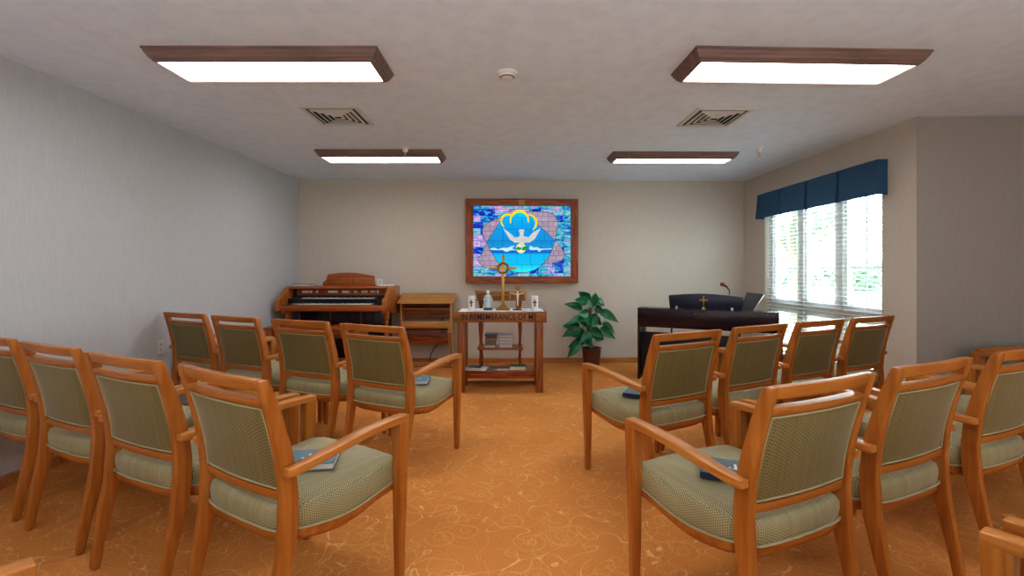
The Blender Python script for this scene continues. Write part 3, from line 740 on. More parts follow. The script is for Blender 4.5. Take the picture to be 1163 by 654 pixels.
def ribbon(name, pts, w, mat, layer):
    pts = cat(pts, 6); b = B(); A = []
    for i, p in enumerate(pts):
        q0 = Vector(P(*pts[max(i-1, 0)])); q1 = Vector(P(*pts[min(i+1, len(pts)-1)])); d = (q1-q0).normalized(); nrm = Vector((-d.y, d.x))
        ww = w*(.35+.65*math.sin(PI*min(1, max(0, i/(len(pts)-1)))))/2/PX
        c = Vector(P(*p)); A.append([b.bm.verts.new((c.x+nrm.x*s*ww, .020-.0018*layer, c.y+nrm.y*s*ww)) for s in (-1, 1)])
    for a, c in zip(A, A[1:]): b.bm.faces.new((a[0], a[1], c[1], c[0]))
    return b.build(name, mat, pic, smooth=False)
ribbon('yellow_arc', [(572.3, 257.6), (569.6, 253), (570, 248), (573.5, 244.3), (578, 243.8), (581.5, 245.5)], 2.6, G_yel, 3)
ribbon('yellow_arc', [(580, 253.5), (580.2, 248), (582.5, 243.3), (587, 240.2), (591, 239.6), (596, 241.5), (599.5, 246), (600.2, 252.5)], 3.2, G_yel, 3)
ribbon('yellow_arc', [(599.5, 244.2), (604, 244.8), (608, 248.5), (609.3, 253), (608, 257.8), (605, 261)], 2.6, G_yel, 3)
flat('foam', cat([(556, 282.5), (561, 281.2), (566, 282.8), (571, 281.2), (576, 281.4), (581, 279.2), (584.5, 279.2), (582, 282), (586, 284), (580, 284.2), (575, 286), (571, 284), (564, 284), (557.5, 283.8)], 3), G_wave, 2)
flat('foam', cat([(601, 281), (603, 278.8), (606, 281), (610, 280.4), (613, 282), (620, 282.2), (626.5, 281.8), (626, 283), (616, 283.6), (612.5, 286), (610, 283.6), (605, 284), (601, 283.2)], 3), G_wave, 2)
flat('sun_disc', [(591.8+5.6*math.cos(a*PI/12), 281.8+5.6*math.sin(a*PI/12)) for a in range(24)], G_sun, 3)
flat('olive_branch', [(585.9, 282.5), (588, 279.8), (591.8, 281), (596, 279.6), (601, 280.2), (599, 283), (595, 284.6), (591.8, 283.3), (588.5, 284.3)], G_grn, 4)
dove = ([(571, 258.8), (575.5, 261.8), (579.5, 264.8), (582.6, 267.6), (584.5, 269.4), (589.8, 268.8), (590.6, 265), (588.9, 261.6), (591, 260.2), (593, 260.4), (595.6, 261), (594.8, 264.5), (594.9, 268.4), (600.6, 269.2), (603, 266.2), (607, 262.8), (614.3, 258.8),
         (610.2, 266.8), (606.5, 272.4), (601.5, 275.4), (595.6, 275.6), (594.4, 279), (592.6, 283), (590.9, 278.5), (589.6, 275.6), (584.2, 275.4), (579.6, 272.4), (575.6, 266.2)])
flat('dove', dove, G_wht, 5)

# ------------------------------------------------------------------ communion table
T0 = (-.130, 4.70); TX0, TX1 = -.590, .353; TD = .39
tb = thing('communion_table', 'oak communion table with carved lettering along its front apron', 'table', (0, 0, 0))
ty0, ty1 = 4.700, 5.090
b = B(); b.box(TX0, TX1, ty0, ty1, .716, .822); to = b.build('tabletop', M['oak_x'], tb, bevel=.004)
text_mesh('carved_lettering', 'IN REMEMBRANCE OF ME', .086, M['darkprint'], to, Matrix.Translation((-.135, ty0-.001, .768)) @ Matrix.Rotation(PI/2, 4, 'X') @ Matrix.Diagonal((.745, 1.05, 1, 1)), ext=.0015, space=1.06, bold=.0006)
for (xa, xb) in ((-.560, -.482), (.243, .318)):
    for (ya, yb2) in ((ty0+.012, ty0+.082), (ty1-.085, ty1-.015)):
        b = B(); b.box(xa, xb, ya, yb2, 0, .716); b.build('leg', M['oak'], tb, bevel=.003)
b = B(); b.box(-.482, .243, ty0+.10, ty1-.02, .185, .207); b.build('shelf', M['oak_x'], tb, bevel=.003)
b = B(); b.box(-.482, .243, ty0+.085, ty0+.105, .128, .207); b.build('shelf_rail', M['redoak_x'], tb, bevel=.003)
b = B(); b.box(-.482, .243, ty1-.07, ty1-.05, .02, .045); b.build('rear_stretcher', M['oak_x'], tb, bevel=.003)
b = B()
nx = 30; A = []
for i in range(nx+1):
    x = -.545+(.325+.545)*i/nx; wob = .0018*math.sin(i*1.9)+.0015*math.sin(i*.7)
    A.append([(x, ty0+.022, .8232), (x, ty0+.024+.008*math.sin(i*1.3), .8285+wob), (x, ty0+.18, .8275+wob*.5), (x, ty1-.03, .828), (x, ty1-.02, .8232)])
b.loft(A); tag(b.build('table_runner', M['cloth']), 'white cloth runner spread over the communion table top', 'cloth')
CT = .8305
def candle(label, x, y, h):
    t = thing('pillar_candle', label, 'candle', (x, y, CT), 0, 'white pillar candles on the communion table')
    b = B(); r = .036; b.lathe([(0, 0), (r-.002, 0), (r, .003), (r, h-.004), (r-.003, h), (r-.008, h-.001), (r-.014, h-.006), (0, h-.008)], (0, 0, 0), 28); b.build('wax_body', M['wax'], t)
    b = B(); b.tube([(0, 0, h-.01), (.001, 0, h+.004)], .0012, 6); b.build('wick', M['darkslot'], t)
    b = B(); prs = [(-.006, -.034, .006, .036), (-.020, .004, .020, .016)]
    for x0, z0, x1, z1 in prs:
        A = []
        for i in range(7):
            xx = x0+(x1-x0)*i/6; a = xx/r
            A.append([((r+o_)*math.sin(a), -(r+o_)*math.cos(a), h*.5+z) for o_, z in ((-.001, z0), (.0015, z0), (.0015, z1), (-.001, z1))])
        b.loft(A)
    b.build('cross_emblem', M['vent_dark'], t, smooth=False)
candle('white pillar candle with a dark cross at the left end of the communion table', -.420, 4.80, .150)
candle('white pillar candle with a dark cross at the right end of the communion table', .235, 4.80, .150)
# Mary figurine
t = thing('madonna_figurine', 'small white and pale blue robed figurine standing on the communion table', 'figurine', (-.250, 4.84, CT))
b = B(); b.lathe([(0, 0), (.048, 0), (.050, .006), (.046, .018), (.034, .026), (.02, .03)], (0, 0, 0), 24, sy=.8); b.build('base', M['green'] if False else simple('dark teal base', (.03, .09, .09), .4), t)
b = B(); b.lathe([(.001, .02), (.032, .022), (.030, .05), (.025, .09), (.022, .12), (.024, .14), (.020, .155), (.010, .163), (.009, .168), (.0165, .176), (.0185, .188), (.016, .200), (.008, .207), (.001, .208)], (0, 0, 0), 20, sy=.75)
for s in (-1, 1): b.tube([(s*.020, 0, .150), (s*.030, -.006, .128), (s*.038, -.020, .108), (s*.041, -.024, .100)], [.008, .008, .007, .005], 8)
b.build('body', M['robe_w'], t)
b = B()
for s in (-1, 1):
    A = []
    for z, x0, x1, y in ((.158, .015, .029, .004), (.125, .019, .045, -.004), (.100, .022, .047, -.006), (.06, .024, .038, -.004), (.026, .025, .037, -.002)):
        A.append([(s*x0, y-.020, z), (s*x1, y-.010, z), (s*x1*.9, y+.016, z), (s*x0, y+.020, z)])
    b.loft(A)
b.build('cloak', M['robe'], t)
# tall brass cross
t = thing('altar_cross', 'tall brass ring cross on a stepped base, middle of the communion table', 'cross', (-.094, 4.84, CT))
b = B()
for (w, z0, z1) in ((.075, 0, .012), (.062, .012, .024), (.048, .024, .036)): b.box(-w, w, -w*.55, w*.55, z0, z1)
b.loft([rect(0, 0, .036, .075, .05), rect(0, 0, .060, .03, .026)]); b.build('base', M['bronze'], t, bevel=.002)
b = B(); b.box(-.0155, .0155, -.009, .009, .055, .575); b.box(-.140, .140, -.0085, .0085, .422, .452); b.build('cross_bars', M['brass'], t, bevel=.003)
b = B(); b.tube([(.052*math.cos(k*PI/16), 0, .437+.052*math.sin(k*PI/16)) for k in range(32)], .0125, 8, closed=True)
b.build('ring', M['bronze'], t)
# crucifix icon
t = thing('crucifix', 'small painted crucifix with a figure standing right of the tall brass cross', 'crucifix', (.058, 4.82, CT))
b = B(); b.lathe([(0, 0), (.050, 0), (.050, .008), (.042, .012), (0, .013)], (0, 0, 0), 24, sy=.6); b.build('base', simple('dark green base', (.02, .06, .04), .5), t)
b = B(); b.prism([(-.018, .010), (.018, .010), (.018, .165), (.092, .168), (.092, .190), (.020, .192), (.018, .215), (.030, .225), (.030, .250), (-.030, .250), (-.030, .225), (-.018, .215), (-.020, .192), (-.092, .190), (-.092, .168), (-.018, .165)], 'Y', -.005, .006)
b.build('cross_board', M['bronze'], t, bevel=.001)
b = B(); b.lathe([(.001, .045), (.006, .05), (.008, .09), (.010, .12), (.013, .150), (.011, .168), (.005, .174), (.008, .182), (.009, .192), (.005, .200), (.001, .202)], (0, -.010, 0), 12, sy=.6)
for s in (-1, 1): b.tube([(s*.008, -.010, .166), (s*.04, -.010, .172), (s*.078, -.010, .180)], [.005, .004, .003], 6)
b.build('figure', M['ivory'], t)
b = B()
for s in (-1, 1): b.prism([(s*.072, .120), (s*.086, .120), (s*.084, .166), (s*.074, .166)], 'Y', -.009, -.004)
b.build('hanging_panels', M['brass'], t)

# things on the table shelf
def slab_book(name, label, loc, rz, L, Wd, T, cover, pages, cat='book', group=None):
    t = thing(name, label, cat, loc, rz, group)
    b = B(); c = min(.003, T*.2); b.box(-L/2, L/2, -Wd/2, Wd/2, 0, c); b.box(-L/2, L/2, -Wd/2, Wd/2, T-c, T); b.box(-L/2, L/2, Wd/2-.003, Wd/2, 0, T); b.build('cover', cover, t, smooth=False)
    b = B(); b.box(-L/2+.003, L/2-.003, -Wd/2+.004, Wd/2-.003, c, T-c); b.build('pages', pages, t, smooth=False)
    return t
SZ = .2075
def sheets(label, loc, rz, L, Wd, T, mat, name='paper_stack', cat='papers'):
    b = B(); b.box(-L/2, L/2, -Wd/2, Wd/2, 0, T); o = b.build(name, mat, None, smooth=False, loc=loc, rot=(0, 0, rz)); return tag(o, label, cat)
sheets('white paper folder under the blue book on the table shelf, left end', (-.375, 4.880, SZ), R(-14), .235, .17, .010, M['paper'])
slab_book('book', 'dark blue book lying on the white papers at the left of the table shelf', (-.385, 4.865, SZ+.0105), R(-16), .15, .125, .018, simple('deep blue cover', (.01, .06, .13), .4), M['paper'])
slab_book('magazine', 'grey covered magazine in the middle of the table shelf', (-.210, 4.90, SZ), R(-35), .15, .12, .008, M['greycov'], M['paper'], 'magazine')
sheets('white sheet under the brown pamphlet on the table shelf', (-.085, 4.875, SZ), R(4), .150, .13, .006, M['paper'], 'paper_sheet')
slab_book('pamphlet', 'brown pamphlet on a white sheet in the middle of the table shelf', (-.085, 4.895, SZ+.0065), R(8), .11, .09, .006, M['brown'], M['paper'], 'pamphlet')
slab_book('book', 'thick dark green book at the right of the table shelf', (.062, 4.865, SZ), R(0), .165, .135, .042, M['green'], simple('cream pages', (.70, .62, .45), .7))

# ------------------------------------------------------------------ spindle stand behind the table
st = thing('spindle_stand', 'turned spindle bookstand with two shelves behind the communion table', 'bookstand', (0, 0, 0))
sx0, sx1, sy0, sy1 = -.385, .115, 5.34, 5.62
b = B(); b.prism([(sx0-.045, 1.012), (sx1+.050, 1.000), (sx1+.050, .905), (sx0-.010, .905)], 'Y', sy0-.015, sy0+.008); b.build('front_board', M['oak_x'], st, bevel=.003)
b = B(); b.box(sx0-.03, sx1+.035, sy0, sy1, .895, .912); b.build('top_shelf', M['oak_x'], st, bevel=.003)
b = B(); b.box(sx0-.015, sx1+.015, sy0-.02, sy1, .330, .350); b.build('shelf', M['walnut_x'], st, bevel=.004)
b = B(); b.box(sx0-.015, sx1+.015, sy0-.02, sy1, .075, .098); b.build('shelf', M['walnut_x'], st, bevel=.004)
spin = [(.014, 0), (.022, .02), (.016, .05), (.020, .075), (.024, .10), (.015, .115), (.013, .14), (.021, .19), (.014, .24), (.012, .30), (.022, .33), (.024, .35), (.014, .37), (.011, .42), (.018, .52), (.024, .60), (.018, .68), (.012, .74), (.018, .77), (.012, .79), (.016, .84), (.022, .87), (.022, .897)]
for x in (sx0+.02, sx1-.02):
    for y in (sy0+.02, sy1-.03):
        b = B(); b.lathe(spin, (x, y, 0), 14); b.build('leg', M['walnut'], st)
rnd = random.Random(3)
z = .351
lab1 = ['grey paged book at the bottom of the left stack on the spindle stand', 'dark green book second from the bottom of the left stack on the spindle stand', 'black covered tan book in the middle of the left stack on the spindle stand',
        'tan paged book fourth up in the left stack on the spindle stand', 'red brown book second from the top of the left stack on the spindle stand', 'dark slate book topmost of the left stack on the spindle stand']
for i, (L_, T_, cov, pg, dx, rz) in enumerate([(.125, .030, 'greycov', 'pages', -.008, 0), (.118, .026, 'green', 'tan', .000, 2), (.122, .024, 'black', 'tan', .002, -3), (.132, .026, 'greycov', 'tan', .003, 2), (.128, .022, 'brown', 'brown', .006, 6), (.145, .022, 'greycov', 'greycov', .010, -4)]):
    slab_book('book', lab1[i], (-.250+dx, 5.44, z), R(rz), L_, .17, T_, M[cov], M[pg] if pg != 'greycov' else M['greycov'], group='books stacked on the spindle stand'); z += T_+.0007
z = .351
lab2 = ['white book at the bottom of the right stack on the spindle stand', 'white book second from the bottom of the right stack on the spindle stand', 'white book second from the top of the right stack on the spindle stand', 'pale grey book topmost of the right stack on the spindle stand']
for i, (T_, pg) in enumerate([(.042, 'paper'), (.036, 'pages'), (.036, 'paper'), (.030, 'pages')]):
    slab_book('book', lab2[i], (-.072+.002*i, 5.44, z), R((0, 1, -1, 1)[i]), .150, .17, T_, M['screen'] if False else simple('pale grey cover', (.34, .35, .38), .5), M[pg], group='books stacked on the spindle stand'); z += T_+.0007
slab_book('book', 'dark flat book on the bottom shelf of the spindle stand', (-.13, 5.42, .0985), R(3), .22, .17, .02, M['greycov'], M['pages'])

# ------------------------------------------------------------------ slant top rack left of the table
rk = thing('slant_top_rack', 'golden oak slant topped open rack standing between organ and communion table', 'rack', (0, 0, 0))
rx0, rx1, ry0, ry1 = -1.43, -.775, 5.93, 6.175
b = B(); b.prism([(ry0-.055, .822), (ry0-.055, .838), (ry1, .945), (ry1, .925)], 'X', rx0-.03, rx1+.035); sl = b.build('slant_top', M['lightoak_x'], rk, bevel=.003)
for (x0, x1) in ((rx0, rx0+.018), (rx1-.018, rx1)):
    b = B(); b.prism([(ry0, 0), (ry1, 0), (ry1, .918), (ry0, .838)], 'X', x0, x1); b.build('side_panel', M['lightoak'], rk, bevel=.002)
def rboard(nm, z0, z1, y0, y1, mat): b = B(); b.box(rx0+.018, rx1-.018, y0, y1, z0, z1); return b.build(nm, mat, rk, bevel=.002)
rboard('shelf', .745, .757, ry0+.005, ry1-.02, M['lightoak_x']); rboard('back_board', .625, .745, ry1-.09, ry1-.075, M['oak_x'])
rboard('back_board', .757, .86, ry1-.03, ry1-.015, M['redoak_x'])
rboard('ledge', .505, .515, ry0+.01, ry1-.05, M['lightoak_x']); rboard('ledge_lip', .515, .592, ry0+.004, ry0+.018, M['lightoak_x'])
rboard('ledge_back', .458, .505, ry1-.10, ry1-.085, M['redoak_x']); rboard('lower_board', .290, .425, ry0+.10, ry0+.115, M['redoak_x'])
rboard('bottom_rail', .02, .065, ry0+.02, ry0+.045, M['lightoak_x'])
for x in (rx0+.03, rx1-.042): b = B(); b.box(x, x+.012, ry0-.004, ry0+.012, .24, .62); b.build('stile', M['lightoak'], rk, bevel=.002)
# dark grain figures burnt into the slanted top
b = B()
for (x, t_) in ((-1.27, .5), (-1.11, .55), (-.95, .5)):
    for k in range(3):
        yy = ry0-.03+.07*(k+.6); zz = .838+(yy-ry0+.055)*.107/.30+.001
        b.box(x-.03+.02*k, x+.01+.02*k, yy-.004, yy+.004, zz, zz+.001)
b.build('inlay_marks', M['darkprint'], sl, smooth=False)
b = B(); b.tube([(-.93, 6.19, .62), (-.93, 6.17, .45), (-.96, 6.16, .30), (-1.03, 6.14, .22), (-1.07, 6.12, .15), (-1.085, 6.10, .07), (-1.09, 6.05, .067)], .0055, 8)
tag(b.build('power_cord', M['cord']), 'black power cord hanging down the wall behind the slant topped rack', 'cord')

# ------------------------------------------------------------------ organ
og = thing('electric_organ', 'red brown two manual electric organ in the back left corner', 'organ', (0, 0, 0))
ox0, ox1 = -2.785, -1.475; oy0, oy1 = 5.44, 6.09
# cheeks: curved side profile
prof = [(oy0, .765), (oy0, .905), (oy0+.10, .925), (oy0+.22, 1.02), (oy0+.28, 1.045), (oy1, 1.045), (oy1, .70), (oy0+.30, .70), (oy0+.10, .765)]
for (a_, c_) in ((ox0, ox0+.055), (ox1-.055, ox1)):
    b = B(); b.prism(prof, 'X', a_, c_); b.build('side_panel', M['console'], og, bevel=.006)
b = B(); b.box(ox0+.055, ox1-.055, oy0+.215, oy1, 1.022, 1.047); b.build('top_panel', M['console_x'], og, bevel=.003)
b = B(); b.box(ox0+.055, ox1-.055, oy0+.01, oy0+.04, .770, .832); b.build('key_slip', M['console_x'], og, bevel=.004)
b = B(); b.box(ox0+.055, ox1-.055, oy0+.03, oy1-.02, .760, .772); b.build('key_bed', M['walnut_x'], og, bevel=.003)
b = B(); b.prism([(oy0+.04, .80), (oy0+.04, .838), (oy0+.20, .842), (oy0+.20, .90), (oy0+.34, .905), (oy0+.36, 1.022), (oy1-.04, 1.022), (oy1-.04, .80)], 'X', ox0+.056, ox1-.056); b.build('manual_case', M['black'], og)
kx0, kx1 = ox0+.30, ox1-.26
for (y0, z0, xa, xb) in ((oy0+.045, .850, -2.539, -1.666), (oy0+.205, .910, -2.563, -1.685)):
    b = B(); n = 36; w = (xb-xa)/n
    for i in range(n): b.box(xa+i*w+.0008, xa+(i+1)*w-.0008, y0, y0+.125, z0-.022, z0)
    ky = b.build('white_keys', M['ivory'], og, smooth=False)
    b = B()
    for i in range(n-1):
        if i % 7 in (2, 6): continue
        b.box(xa+(i+1)*w-w*.28, xa+(i+1)*w+w*.28, y0+.045, y0+.125, z0, z0+.010)
    b.build('black_keys', M['black'], og, smooth=False)
b = B(); b.prism([(oy0+.335, .935), (oy0+.345, 1.015), (oy0+.37, 1.015), (oy0+.37, .935)], 'X', ox0+.10, ox1-.07); b.build('tab_rail', M['walnut_x'], og)
groups = [('ivory', -2.613, 5), ('yellow', -2.535, 1), ('ivory', -2.519, 2), ('ivory', -2.441, 2), ('red', -2.410, 4), ('ivory', -2.287, 8), ('ivory', -2.115, 6), ('ivory', -1.964, 2), ('yellow', -1.933, 1), ('red', -1.917, 2), ('ivory', -1.873, 5), ('ivory', -1.763, 4)]
for mt, xg, n in groups:
    b = B()
    for i in range(n): b.box(xg+i*.0155, xg+i*.0155+.012, oy0+.322, oy0+.338, .965, .995, rot=Matrix.Rotation(R(-12), 3, 'X'), piv=(0, oy0+.33, .98))
    b.build('stop_tabs', M[mt], og, smooth=False)
b = B(); b.box(-1.68, -1.655, oy0+.31, oy0+.335, .962, 1.0); b.build('rocker_switch', M['ivory'], og, bevel=.002)
b = B()
for i in range(7): b.box(ox0+.165+i*.024, ox0+.18+i*.024, oy0+.07, oy0+.10, .842, .850)
b.build('preset_buttons', M['plastic'], og, smooth=False)
# music desk with arched top
A = [(-.345, 0), (-.345, .045), (-.305, .075), (-.290, .135)]+[(-.285+.59*i/12, .150+.030*math.sin(PI*(i/12))-.02*(i/12)) for i in range(13)]+[(.315, .128), (.320, .0)]
b = B(); b.prism([(x-2.065, z+1.047) for x, z in A], 'Y', 5.90, 5.925); md = b.build('music_desk', M['console_x'], og, bevel=.004)
for (xa, xb) in ((-.265, -.005), (.035, .29)):
    b = B(); z0, z1 = 1.047+.03, 1.047+.125
    for r in ((xa, xb, z0, z0+.004), (xa, xb, z1, z1+.004), (xa, xa+.004, z0, z1), (xb-.004, xb, z0, z1)): b.box(r[0]-2.065, r[1]-2.065, 5.8975, 5.902, r[2], r[3])
    b.build('panel_moulding', M['darkprint'], md, smooth=False)
# legs and lower body
b = B(); b.box(ox0+.10, ox1-.10, oy1-.22, oy1-.02, .0, .76); b.build('lower_case', M['mahog_z'], og, bevel=.004)
b = B()
for x in (ox0+.48, ox0+.87): b.box(x, x+.012, oy1-.232, oy1-.218, .06, .74)
b.build('case_battens', M['walnut'], og, smooth=False)
b = B(); b.box(ox0+.10, ox1-.10, oy1-.27, oy1-.215, .0, .10); b.build('plinth', M['walnut_x'], og, bevel=.004)
for x in (ox0+.09, ox1-.035):
    b = B(); b.lathe([(.020, 0), (.026, .03), (.02, .08), (.024, .12), (.032, .2), (.034, .42), (.026, .54), (.020, .60), (.030, .62), (.020, .64), (.036, .68), (.036, .764)], (x, oy0+.14, 0), 16); b.build('leg', M['console'], og)
for x0 in (ox0+.055, ox1-.075): b = B(); b.box(x0, x0+.04, oy0+.05, oy1-.03, .735, .768); b.build('side_moulding', M['console'], og, bevel=.004)
b = B()
for i in range(13): b.box(ox0+.30+i*.06, ox0+.322+i*.06, oy0+.10, oy1-.27, .03, .055)
pb = b.build('pedals', M['walnut'], og, bevel=.002)
# bench
bn = thing('organ_bench', 'red brown wooden organ bench behind the front left chairs', 'bench', (0, 0, 0))
bx0, bx1, by0, by1 = -2.69, -1.66, 5.05, 5.36
b = B(); b.box(bx0-.02, bx1+.02, by0-.01, by1+.01, .592, .617); b.build('seat', M['walnut_x'], bn, bevel=.005)
b = B(); b.box(bx0+.05, bx1-.05, by0+.015, by0+.035, .50, .592); b.build('apron', M['redoak_x'], bn, bevel=.003)
for x in (bx0, bx1-.07): b = B(); b.box(x, x+.07, by0, by1, 0, .592); b.build('side_panel', M['chair'], bn, bevel=.004)
b = B(); b.box(bx0+.05, bx1-.05, by0+.14, by0+.165, .18, .26); b.build('stretcher', M['walnut_x'], bn, bevel=.003)
# on the organ
slab_book('book', 'black and white music book lying on the left end of the organ top', (-2.64, 5.86, 1.0475), R(-5), .22, .16, .028, M['black'], M['paper'])
sheets('white sheets of paper on the right end of the organ top', (-1.60, 5.93, 1.0475), R(3), .185, .15, .016, M['paper'])

def outlet(label, mtx, gangs=1):
    t = thing('wall_outlet', label, 'outlet'); t.matrix_world = mtx
    w = .035 if gangs == 1 else .060
    b = B(); b.box(-w, w, -.007, 0, -.057, .057); b.build('cover_plate', M['plastic'], t, bevel=.003)
    for g in range(gangs):
        cx = 0 if gangs == 1 else (-.028, .028)[g]
        for dz in (-.020, .020):
            b = B(); b.lathe([(.0, 0), (.016, 0), (.016, .002), (0, .002)], (0, 0, 0), 16); fo = b.build('socket', simple('socket ivory', (.60, .60, .56), .4), t, loc=(cx, -.0072, dz), rot=(PI/2, 0, 0))
            b = B()
            for s in (-1, 1): b.box(s*.006-.0012, s*.006+.0012, -.003, .006, .0022, .0030)
            b.box(-.002, .002, -.011, -.007, .0022, .0030); b.build('slots', M['darkslot'], fo, smooth=False)
outlet('white wall outlet on the left wall beside the outermost front row chair', Matrix.Translation((-2.880, 3.790, .615)) @ Matrix.Rotation(R(90+1.0), 4, 'Z'))
outlet('white wall outlet on the back wall behind the potted plant', Matrix.Translation((1.195, 6.266, .62)) @ Matrix.Rotation(R(1.4), 4, 'Z'))
outlet('double white outlet on the back wall just right of the organ music desk', Matrix.Translation((-1.79, 6.191, 1.075)) @ Matrix.Rotation(R(1.4), 4, 'Z'), 2)

# ------------------------------------------------------------------ potted plant
PXc, PYc = 1.035, 6.02
pl = thing('potted_plant', 'green leafy plant on a moss pole in a dark woven pot against the back wall', 'potted plant', (PXc, PYc, 0))
b = B(); b.lathe([(0, 0), (.098, 0), (.102, .01), (.112, .12), (.122, .232), (.128, .235), (.128, .246), (.118, .246), (.114, .222), (0, .222)], (0, 0, 0), 32); b.build('pot', M['wicker'], pl)
b = B(); b.lathe([(0, .2225), (.112, .2225), (.108, .228), (0, .232)], (0, 0, 0), 24); b.build('soil', M['soil'], pl)
b = B(); b.tube([(-.015, 0, .225), (-.018, 0, .45), (-.02, 0, .78)], .017, 10); b.build('moss_pole', M['mosspole'], pl)
leaves = [(320,130,235,62),(350,160,365,72),(265,205,130,150),(300,150,205,120),(380,140,448,180),(400,215,520,280),(290,265,138,297),(315,265,312,365),(250,345,112,398),(250,330,125,325),(400,345,503,408),(420,310,513,380),(360,400,440,435),
          (300,420,160,478),(250,440,145,548),(265,420,345,472),(340,350,415,395),(345,240,385,300),(345,190,300,118),(360,190,418,222),(290,370,195,408),(310,230,232,228),(330,300,262,262),(350,330,300,400),(330,380,240,440),(370,260,330,330),(325,400,395,350),(320,170,400,110),(330,250,420,320),(330,320,250,300)]
rnd = random.Random(11); b = B(); st_ = B()
def addleaf(b, base, tip, wid, roll):
    base = Vector(base); tip = Vector(tip); d = tip-base; Ln = d.length; d.normalize()
    side = d.cross(Vector((0, -1, .35))).normalized(); nrm = side.cross(d).normalized()
    side = (side*math.cos(roll)+nrm*math.sin(roll)).normalized(); nrm = side.cross(d).normalized()
    n = 9; prev = None
    for i in range(n+1):
        t_ = i/n; w = wid*(math.sin(PI*min(1, t_*.96+.06)**.72))*(1 if t_ < .97 else .3)
        c = base+d*Ln*t_-Vector((0, 0, 1))*Ln*.16*t_*t_+nrm*.0
        row_ = [b.bm.verts.new(c+side*w*s+nrm*(abs(s)**1.5*w*.35)) for s in (-1, -.5, 0, .5, 1)]
        if prev:
            for k in range(4): b.bm.faces.new((prev[k], prev[k+1], row_[k+1], row_[k]))
        prev = row_
for i, (x0, y0, x1, y1) in enumerate(leaves):
    k = 1/6.54/87.3
    dy = rnd.uniform(-.10, .08); dy1 = dy+rnd.uniform(-.09, .03)
    bs = ((x0-338)*k, dy*.4, .245+(485-y0)*k); tp = ((x1-338)*k, max(-.22, min(.12, dy1)), .245+(485-y1)*k+.02)
    Ln = (Vector(tp)-Vector(bs)).length
    addleaf(b, bs, tp, min(.062, Ln*.30+.012), rnd.uniform(-.5, .5))
    st_.tube([(-.015+rnd.uniform(-.01, .01), -.012, max(.24, bs[2]-.12)), ((bs[0]-.015)/2, bs[1]*.6-.01, bs[2]-.02), bs], [.005, .004, .003], 6)
b.build('leaves', M['leaf'], pl, ang=80)
st_.build('stems', simple('green stem', (.05, .22, .06), .5), pl)

# ------------------------------------------------------------------ digital piano (its back to the room)
A0, A1 = Vector((1.442, 5.32)), Vector((2.700, 4.680)); dd = (A1-A0); plen = dd.length; pang = math.atan2(dd.y, dd.x)
pn = thing('digital_piano', 'dark mahogany digital piano standing slantwise before the window, its back to the chairs', 'piano', (A0.x, A0.y, 0), pang)
# local: x along, y away from the camera
DPT = .42
b = B(); b.box(0, plen, 0, .022, .605, .817); b.build('rear_fascia', M['mahog'], pn, bevel=.003)
b = B(); b.box(0, plen, .022, .20, .797, .817); b.build('lid', M['mahog'], pn, bevel=.003)
b = B(); b.box(.022, plen-.022, .022, DPT, .600, .640); b.build('key_bed', M['mahog'], pn, bevel=.003)
for x0 in (0, plen-.024):
    b = B(); b.prism([(.0, 0), (DPT-.05, 0), (DPT, .02), (DPT-.02, .55), (DPT, .66), (.22, .815), (.0, .815)], 'X', x0-.0005, x0+.0235); b.build('side_panel', M['mahog_z'], pn, bevel=.003)
b = B(); b.box(.024, plen-.024, .035, .05, .05, .545); b.build('back_panel', M['black'], pn, bevel=.002)
for x in (.05, .36, plen-.37, plen-.07): b = B(); b.box(x, x+.018, .030, .045, .545, .602); b.build('bracket', M['black'], pn, smooth=False)
b = B(); n = 52; w = (plen-.16)/n
for i in range(n): b.box(.08+i*w+.0008, .08+(i+1)*w-.0008, .24, .39, .655, .675)
b.build('white_keys', M['ivory'], pn, smooth=False)
b = B()
for i in range(n-1):
    if i % 7 in (2, 6): continue
    b.box(.08+(i+1)*w-.005, .08+(i+1)*w+.005, .24, .335, .675, .686)
b.build('black_keys', M['black'], pn, smooth=False)
b = B(); b.box(.08, .60, .20, .24, .70, .722); b.build('control_strip', M['black'], pn, bevel=.002)
for z0, xx in ((.775, .09), (.79, plen-.105), (.79, plen-.135), (.77, .62)):
    b = B(); b.lathe([(.0, 0), (.004, 0), (.003, .003), (0, .003)], (0, 0, 0), 8); b.build('screw', M['chrome'], pn, loc=(xx, -.0, z0), rot=(PI/2, 0, 0))
mx0, mx1 = .340, 1.080
A = [(mx0+.006, 0), (mx0-.010, .140)]+[(mx0+(mx1-mx0)*i/14, .148+.026*math.sin(PI*i/14)-.006*i/14) for i in range(15)]+[(mx1+.008, .132), (mx1-.008, 0)]
b = B(); vv = b.prism([(x, z+.818) for x, z in A], 'Y', .07, .088); md = b.build('music_rest', M['navyscreen'], pn, bevel=.004)
b = B()
for x in (mx0+.08, mx1-.10): b.box(x-.012, x+.012, .060, .070, .818, .846)
b.build('hinge', M['chrome'], md, smooth=False)
pm = Matrix.Translation((A0.x, A0.y, 0)) @ Matrix.Rotation(pang, 4, 'Z')
def ploc(x, y, z): return tuple(pm @ Vector((x, y, z)))
t = thing('brass_cross', 'small brass cross on a round foot standing on the digital piano', 'cross', ploc(.70, .034, .8172), pang)
b = B(); b.lathe([(0, 0), (.026, 0), (.027, .004), (.024, .016), (.014, .026), (.006, .03)], (0, 0, 0), 20, sy=.8); b.build('foot', M['brass'], t)
b = B(); b.box(-.0055, .0055, -.004, .004, .026, .148); b.box(-.043, .043, -.0038, .0038, .098, .110); b.build('cross_bars', M['brass'], t, bevel=.0015)
t = thing('microphone', 'gooseneck microphone with a red brown head rising behind the piano music rest', 'microphone', ploc(.955, .15, .8172), pang)
